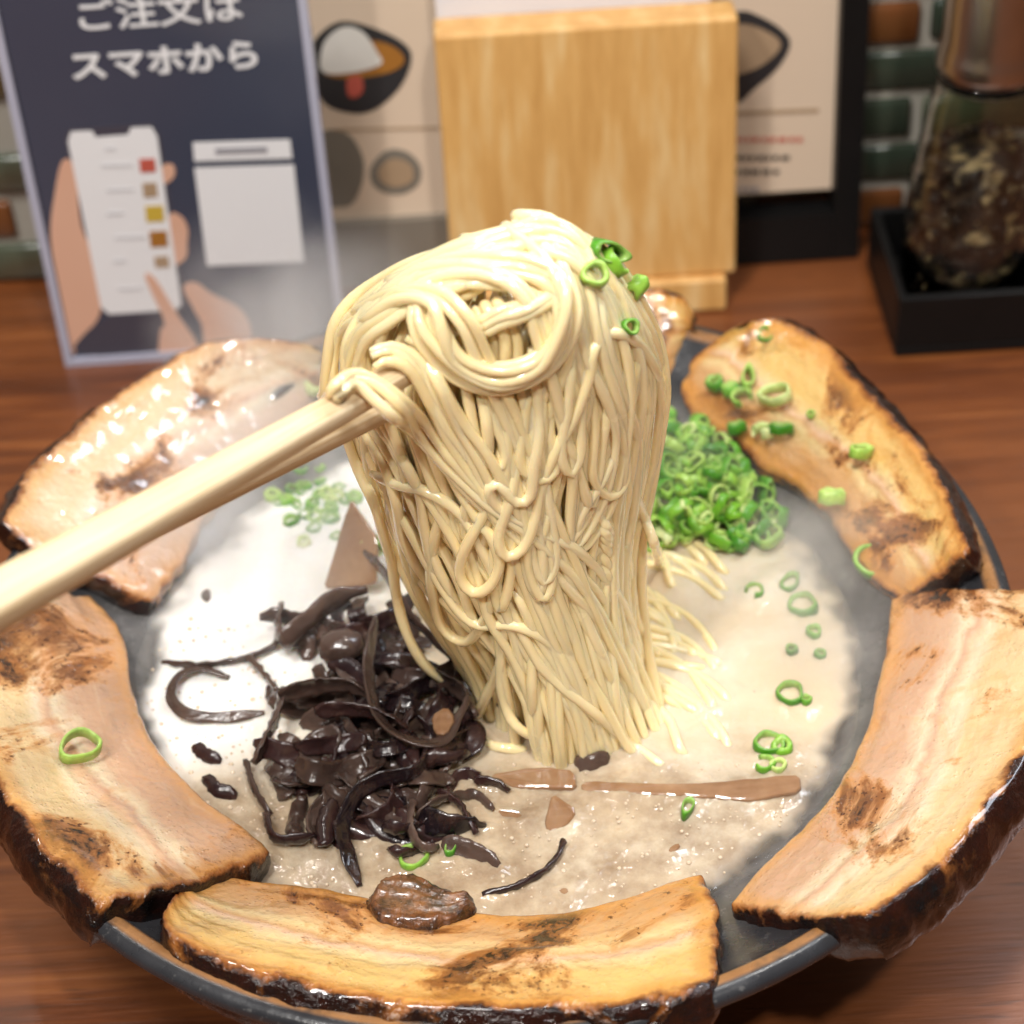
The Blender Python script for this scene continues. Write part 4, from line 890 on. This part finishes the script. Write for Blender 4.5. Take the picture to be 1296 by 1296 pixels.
G = [
 ([(462, 700, 14), (485, 725, 17), (520, 780, 17), (560, 822, 14), (610, 870, 10), (650, 910, 6), (682, 945, 2)], .0052, 'earb', 'longest straight wood ear strip running diagonally under the lifted noodles', .8, (.9, 1.3)),
 ([(475, 782, 15), (466, 830, 15), (468, 880, 13), (488, 920, 11), (525, 940, 10), (560, 938, 9), (585, 900, 11), (592, 880, 12)], .0042, 'earb', 'brown wood ear strip curving in a U in front of the noodles', .8, (1.2, 1.8)),
 ([(356, 872, 9), (350, 900, 9), (335, 935, 8), (318, 970, 6)], .0066, 'earb', 'wide brown wood ear strip hanging down at the left of the heap', 1.2, (.4, .8)),
 ([(310, 962, 4), (322, 1000, 4), (345, 1035, 3)], .003, 'earb', 'narrow brown wood ear strip pointing down at the left front of the heap', .8, (.4, .9)),
 ([(290, 858, 1.5), (255, 848, 2), (225, 858, 2.5), (218, 885, 2.5), (240, 905, 2), (285, 908, 1.5), (335, 902, 1.2)], .0032, 'earb', 'wood ear strip curled into a ring on the broth at the left', 1.0, (1.2, 1.5)),
 ([(205, 838, .6), (250, 842, 1.2), (300, 835, 1.6), (345, 818, 3), (352, 790, 4)], .0026, 'earb', 'thin wood ear strip floating behind the curled ring', .8, (.6, 1.2)),
 ([(312, 830, 3), (330, 850, 4), (352, 875, 7)], .003, 'earb', 'short wood ear strip joining the heap beside the curled ring', .8, (.6, 1.2)),
 ([(352, 880, 12), (395, 866, 13), (440, 864, 13), (470, 880, 11)], .0060, 'earb', 'broad pale edged wood ear strip lying across the middle of the heap', 1.6, (.6, 1.0)),
 ([(542, 945, 9), (525, 975, 9), (480, 985, 8), (450, 1005, 7), (432, 1045, 5), (440, 1085, 3), (455, 1122, 1)], .0044, 'ear', 'black wood ear strip sweeping down to the front slice', 1.0, (.8, 1.6)),
 ([(335, 1030, 4), (345, 1060, 3.5), (375, 1065, 3.5), (405, 1055, 4)], .0052, 'ear', 'dark red brown wood ear strip at the left front of the heap', 1.2, (.7, 1.1)),
 ([(408, 1070, 3.5), (412, 1035, 4.5), (425, 1005, 5)], .005, 'ear', 'purple brown wood ear strip standing in the front of the heap', 1.4, (.5, .9)),
 ([(555, 1000, 4), (580, 1015, 4), (595, 1040, 3), (605, 1060, 1.5)], .0026, 'ear', 'thin black wood ear strip at the right end of the heap', .8, (.6, 1.2)),
 ([(610, 1132, .6), (650, 1122, 1), (690, 1100, 1.3), (710, 1075, 1.5), (713, 1062, 1.6)], .0022, 'ear', 'lone thin black wood ear strip hooked on the broth in front', .8, (.6, 1.2)),
 ([(520, 1012, 4), (518, 1050, 4), (535, 1075, 3), (560, 1070, 2)], .0050, 'earb', 'brown folded wood ear strip above the small scallion ring', 1.3, (.4, 1.0)),
 ([(560, 1065, 2), (600, 1078, 1.6), (632, 1095, 1)], .005, 'earb', 'brown wood ear strip lying flat right of the upright scallion sliver', .6, (.1, .3)),
 ([(355, 765, 8), (350, 790, 9), (358, 812, 9), (385, 790, 11), (430, 758, 12), (470, 745, 13)], .0064, 'earb', 'broad grey brown wood ear strip along the back of the heap', 1.0, (.5, .9)),
 ([(398, 900, 11), (440, 895, 12), (490, 905, 11), (520, 925, 9)], .0052, 'ear', 'black wood ear strip in the middle of the heap under the U shaped strip', 1.2, (.5, 1.2)),
 ([(600, 985, 3), (630, 990, 2.4), (648, 1005, 1.5)], .003, 'ear', 'short dark wood ear strip curved beside the bamboo pieces', 1, (.6, 1.0)),
 ([(245, 945, .8), (262, 958, 1.2), (285, 965, .8)], .0042, 'ear', 'short black wood ear flake floating at the left of the broth', .6, (.1, .3)),
 ([(258, 985, .8), (272, 1002, 1.2), (300, 1008, .8)], .005, 'ear', 'larger black wood ear flake beside the left pork slice', .6, (.1, .3)),
 ([(728, 962, .8), (748, 966, 1.2), (770, 955, 1.6)], .0045, 'earb', 'small dark wood ear flake at the foot of the lifted noodles', .5, (.1, .3)),
]
for px, wd, m, lab, cu, tw in G: ear(px, wd, m, lab, cu, tw)
rw = random.Random(11)
heap2 = [(350, 770), (420, 740), (480, 735), (540, 790), (590, 850), (615, 920), (610, 985), (625, 1050), (590, 1095), (520, 1085), (470, 1100), (400, 1085), (350, 1050), (335, 980), (350, 900)]
k = 0
while k < 98:
    x, y = rw.uniform(335, 620), rw.uniform(735, 1095)
    if not inside(x, y, heap2): continue
    hmax = 9.5 * max(0, 1 - ((x - 480) / 160) ** 2) * max(0, 1 - ((y - 850) / 210) ** 2) if y < 1060 else 1.5
    h = .8 + hmax * rw.uniform(.2, .95); a = rw.uniform(0, 6.28); L = rw.uniform(60, 135); bend = rw.uniform(-2.4, 2.4); pts = []
    cx, cy = x, y
    for i in range(5):
        pts.append((cx, cy, max(.2, h + 2.0 * math.sin(i * 1.3 + a)))); cx += math.cos(a) * L / 4; cy += math.sin(a) * L / 4 * .75; a += bend / 4
    if all(inside(p[0], p[1], heap2) for p in pts[1:4]) and inside(pts[0][0], pts[0][1] - 0, heap2):
        kd = 'ear' if rw.random() < .5 else 'earb'; ear(pts, rw.uniform(.0034, .0068), kd, 'purple black glossy wood ear strip tangled in the mushroom heap' if kd == 'ear' else 'dark brown glossy wood ear strip tangled in the mushroom heap', rw.uniform(.6, 2.0), (rw.uniform(-1, 1), rw.uniform(-1, 1.5)), group='black wood ear strips in the mushroom heap' if kd == 'ear' else 'brown wood ear strips in the mushroom heap')
        k += 1
# the rounded cap in the heap
def cap():
    c = at_z(432, 818, SOUP_Z + .012); vs, fs = [], []
    for i in range(10):
        t = i / 9 * math.pi * .55
        for j in range(20):
            a = 2 * math.pi * j / 20; r = .0062 * math.sin(t) * (1 + .07 * noise.noise(Vector((math.cos(a), math.sin(a), 4)))) * (1 + .16 * noise.noise(Vector((math.cos(a) * 2, math.sin(a) * 2, t * 3)))); vs.append(c + Vector((r * math.cos(a), r * math.sin(a) * .8, .0042 * math.cos(t))))
    for i in range(9):
        for j in range(20): fs.append((i * 20 + j, (i + 1) * 20 + j, (i + 1) * 20 + (j + 1) % 20, i * 20 + (j + 1) % 20))
    fs.append(tuple(180 + j for j in range(20)))
    tag(link('mushroom_cap', mesh('mushroom_cap', vs, fs), M['earb']), 'smooth rounded brown mushroom piece in the middle of the heap', 'mushroom')
cap()

# ------------------------------------------------------------------ bamboo shoots
def plank(name, label, pts, th, m='menma', cat='bamboo shoot', group='menma bamboo shoot pieces'):
    """a slice from px+height outline, given thickness, edges softened"""
    P = [at_z(x, y, SOUP_Z - .0002 + h * .001) for x, y, h in pts]; P2 = []
    for i in range(len(P)):                      # softened corners and a slightly wobbly edge
        a, b = P[i], P[(i + 1) % len(P)]; L = (b - a).length; m_ = max(2, int(L / .002)); e = min(.0011, L * .25) / L
        for q in range(m_ + 1):
            p = a.lerp(b, e + (1 - 2 * e) * q / m_); P2.append(p + Vector((noise.noise(p * 240), noise.noise(p * 240 + Vector((5, 0, 0))), .6 * noise.noise(p * 200 + Vector((0, 7, 0))))) * .00042)
    P = P2; n = len(P)
    MEN.extend(P[i].lerp(P[(i + 1) % n], q / 12) for i in range(n) for q in range(2) if P[i].z < SOUP_Z + .003)
    nr = (P[n // 3] - P[0]).cross(P[2 * n // 3] - P[0]).normalized(); nr = nr if nr.z > 0 else -nr
    bm = bmesh.new(); a = [bm.verts.new(p) for p in P]; b = [bm.verts.new(p - nr * th) for p in P]
    bm.faces.new(a); bm.faces.new(b[::-1])
    for i in range(n): bm.faces.new((a[i], b[i], b[(i + 1) % n], a[(i + 1) % n]))
    bmesh.ops.recalc_face_normals(bm, faces=bm.faces[:])
    bmesh.ops.bevel(bm, geom=[e for e in bm.edges if any(len(f.verts) > 4 for f in e.link_faces)], offset=min(.0005, th * .35), segments=2, affect='EDGES', profile=.5)
    return tag(link(name, from_bm(name, bm), M[m]), label, cat, group)
plank('bamboo_piece', 'pointed triangular bamboo shoot slice standing up left of the noodles', [(443, 630, 19), (478, 682, 14), (474, 740, 6), (408, 745, 3)], .002)
plank('bamboo_piece', 'long thin bamboo strip lying across the broth to the right', [(735, 988, 1.2), (860, 992, 1.4), (960, 984, 1.9), (1013, 979, 2.6), (1013, 1000, 2.2), (950, 1013, 1.4), (860, 1007, 1.0), (735, 1002, .8)], .0025)
plank('bamboo_piece', 'glossy dark bamboo block in front of the noodles', [(620, 978, 1.6), (690, 970, 2.6), (728, 974, 2.6), (730, 996, 2.0), (670, 997, 1.8), (625, 992, 1)], .003)
plank('bamboo_piece', 'flat tan bamboo strip half sunk below the dark block', [(600, 1022, .5), (655, 1023, .8), (683, 1030, .6), (655, 1040, .3), (605, 1036, .3)], .002)
plank('bamboo_piece', 'small triangular bamboo chip floating right of the dark block', [(698, 1003, 2.4), (730, 1024, 2), (718, 1046, 1), (692, 1054, .8), (689, 1038, 1)], .002)
plank('bamboo_piece', 'tiny bamboo chip in a ripple at the front right', [(845, 1075, .8), (858, 1066, 1.6), (862, 1072, 1.4), (850, 1082, .6)], .001)
plank('bamboo_piece', 'orange brown bamboo nub resting on the mushroom heap', [(545, 905, 12), (565, 892, 13), (578, 908, 12), (566, 930, 10.5), (548, 928, 10.5)], .003)
plank('bamboo_piece', 'small brown bamboo chip by the front right slice', [(700, 1124, .6), (716, 1122, 1), (722, 1134, .6), (706, 1138, .5)], .001)
plank('pork_crumb', 'little brown crumb floating by the end of the pale slice', [(252, 750, 1), (264, 742, 2), (267, 762, 1.2), (256, 768, .8)], .002, 'earb', 'crumb', None)

# ------------------------------------------------------------------ bubbles on the broth
def bubbles():
    bm = bmesh.new(); rb = random.Random(9); n = 0
    while n < 620:
        x, y = rb.uniform(180, 1040), rb.uniform(780, 1140)
        if rb.random() > (1.0 if (y > 960 or x < 400) else .12): continue
        p = at_z(x, y, SOUP_Z)
        if math.hypot(p.x, p.y) > .090: continue
        r = rb.choice([.00025, .0003, .0003, .0004, .0004, .0006]) * rb.uniform(.8, 1.2)
        g = bmesh.ops.create_uvsphere(bm, u_segments=8, v_segments=5, radius=r)
        for v in g['verts']: v.co = Vector((v.co.x, v.co.y, v.co.z * .75)) + p + Vector((0, 0, r * .1))
        n += 1
    t = NT('bubble_film'); t.P(col=(0.66, 0.52, 0.38), rough=0.10, spec=.5)
    o = link('bubbles', from_bm('bubbles', bm, True), t.m); tag(o, 'tiny bubbles clustered on the broth around the mushrooms', 'bubbles', kind='stuff')
bubbles()
build_broth()
# ------------------------------------------------------------------ steam rising off the broth
def steam():
    bm = box_bm(0.0, 0.055, SOUP_Z + .052, .25, .26, .10)
    m = bpy.data.materials.new('steam'); m.use_nodes = True; t = m.node_tree; t.nodes.clear()
    out = t.nodes.new('ShaderNodeOutputMaterial'); pv = t.nodes.new('ShaderNodeVolumePrincipled'); t.links.new(pv.outputs[0], out.inputs['Volume'])
    pv.inputs['Color'].default_value = (.97, .98, 1, 1); pv.inputs['Anisotropy'].default_value = .1
    co = t.nodes.new('ShaderNodeTexCoord').outputs['Object']
    def mth(op, a, b=0.0):
        x = t.nodes.new('ShaderNodeMath'); x.operation = op
        for i, v in ((0, a), (1, b)):
            if isinstance(v, bpy.types.NodeSocket): t.links.new(v, x.inputs[i])
            else: x.inputs[i].default_value = v
        return x.outputs[0]
    ns = t.nodes.new('ShaderNodeTexNoise'); ns.inputs['Scale'].default_value = 26; ns.inputs['Detail'].default_value = 2; ns.inputs['Distortion'].default_value = .8; t.links.new(co, ns.inputs['Vector'])
    mr = t.nodes.new('ShaderNodeMapRange'); t.links.new(ns.outputs['Fac'], mr.inputs[0]); mr.inputs[1].default_value = .36; mr.inputs[2].default_value = .66
    tot = None
    for c, r, amp in (((-.060, .045, .074), .046, 75), ((.086, .002, .076), .034, 70), ((-.055, .115, .090), .046, 55), ((.062, .055, .080), .030, 38)):
        d = t.nodes.new('ShaderNodeVectorMath'); d.operation = 'DISTANCE'; t.links.new(co, d.inputs[0]); d.inputs[1].default_value = c
        q = mth('POWER', mth('MAXIMUM', mth('SUBTRACT', 1.0, mth('DIVIDE', d.outputs['Value'], r)), 0.0), 1.3); q = mth('MULTIPLY', q, float(amp)); tot = q if tot is None else mth('ADD', tot, q)
    t.links.new(mth('MULTIPLY', tot, mr.outputs[0]), pv.inputs['Density'])
    o = link('steam', from_bm('steam', bm), m); tag(o, 'thin white steam drifting off the hot broth', 'steam', kind='stuff')
steam()
0 and print('NOODLES', sum(1 for o in bpy.data.objects if o.name.split('.')[0] == 'noodle'), 'TRIS', sum(len(o.data.polygons) * 2 for o in bpy.data.objects if o.type == 'MESH'))
S.cycles.volume_step_rate = 2.0; S.cycles.volume_max_steps = 64; S.cycles.volume_bounces = 3
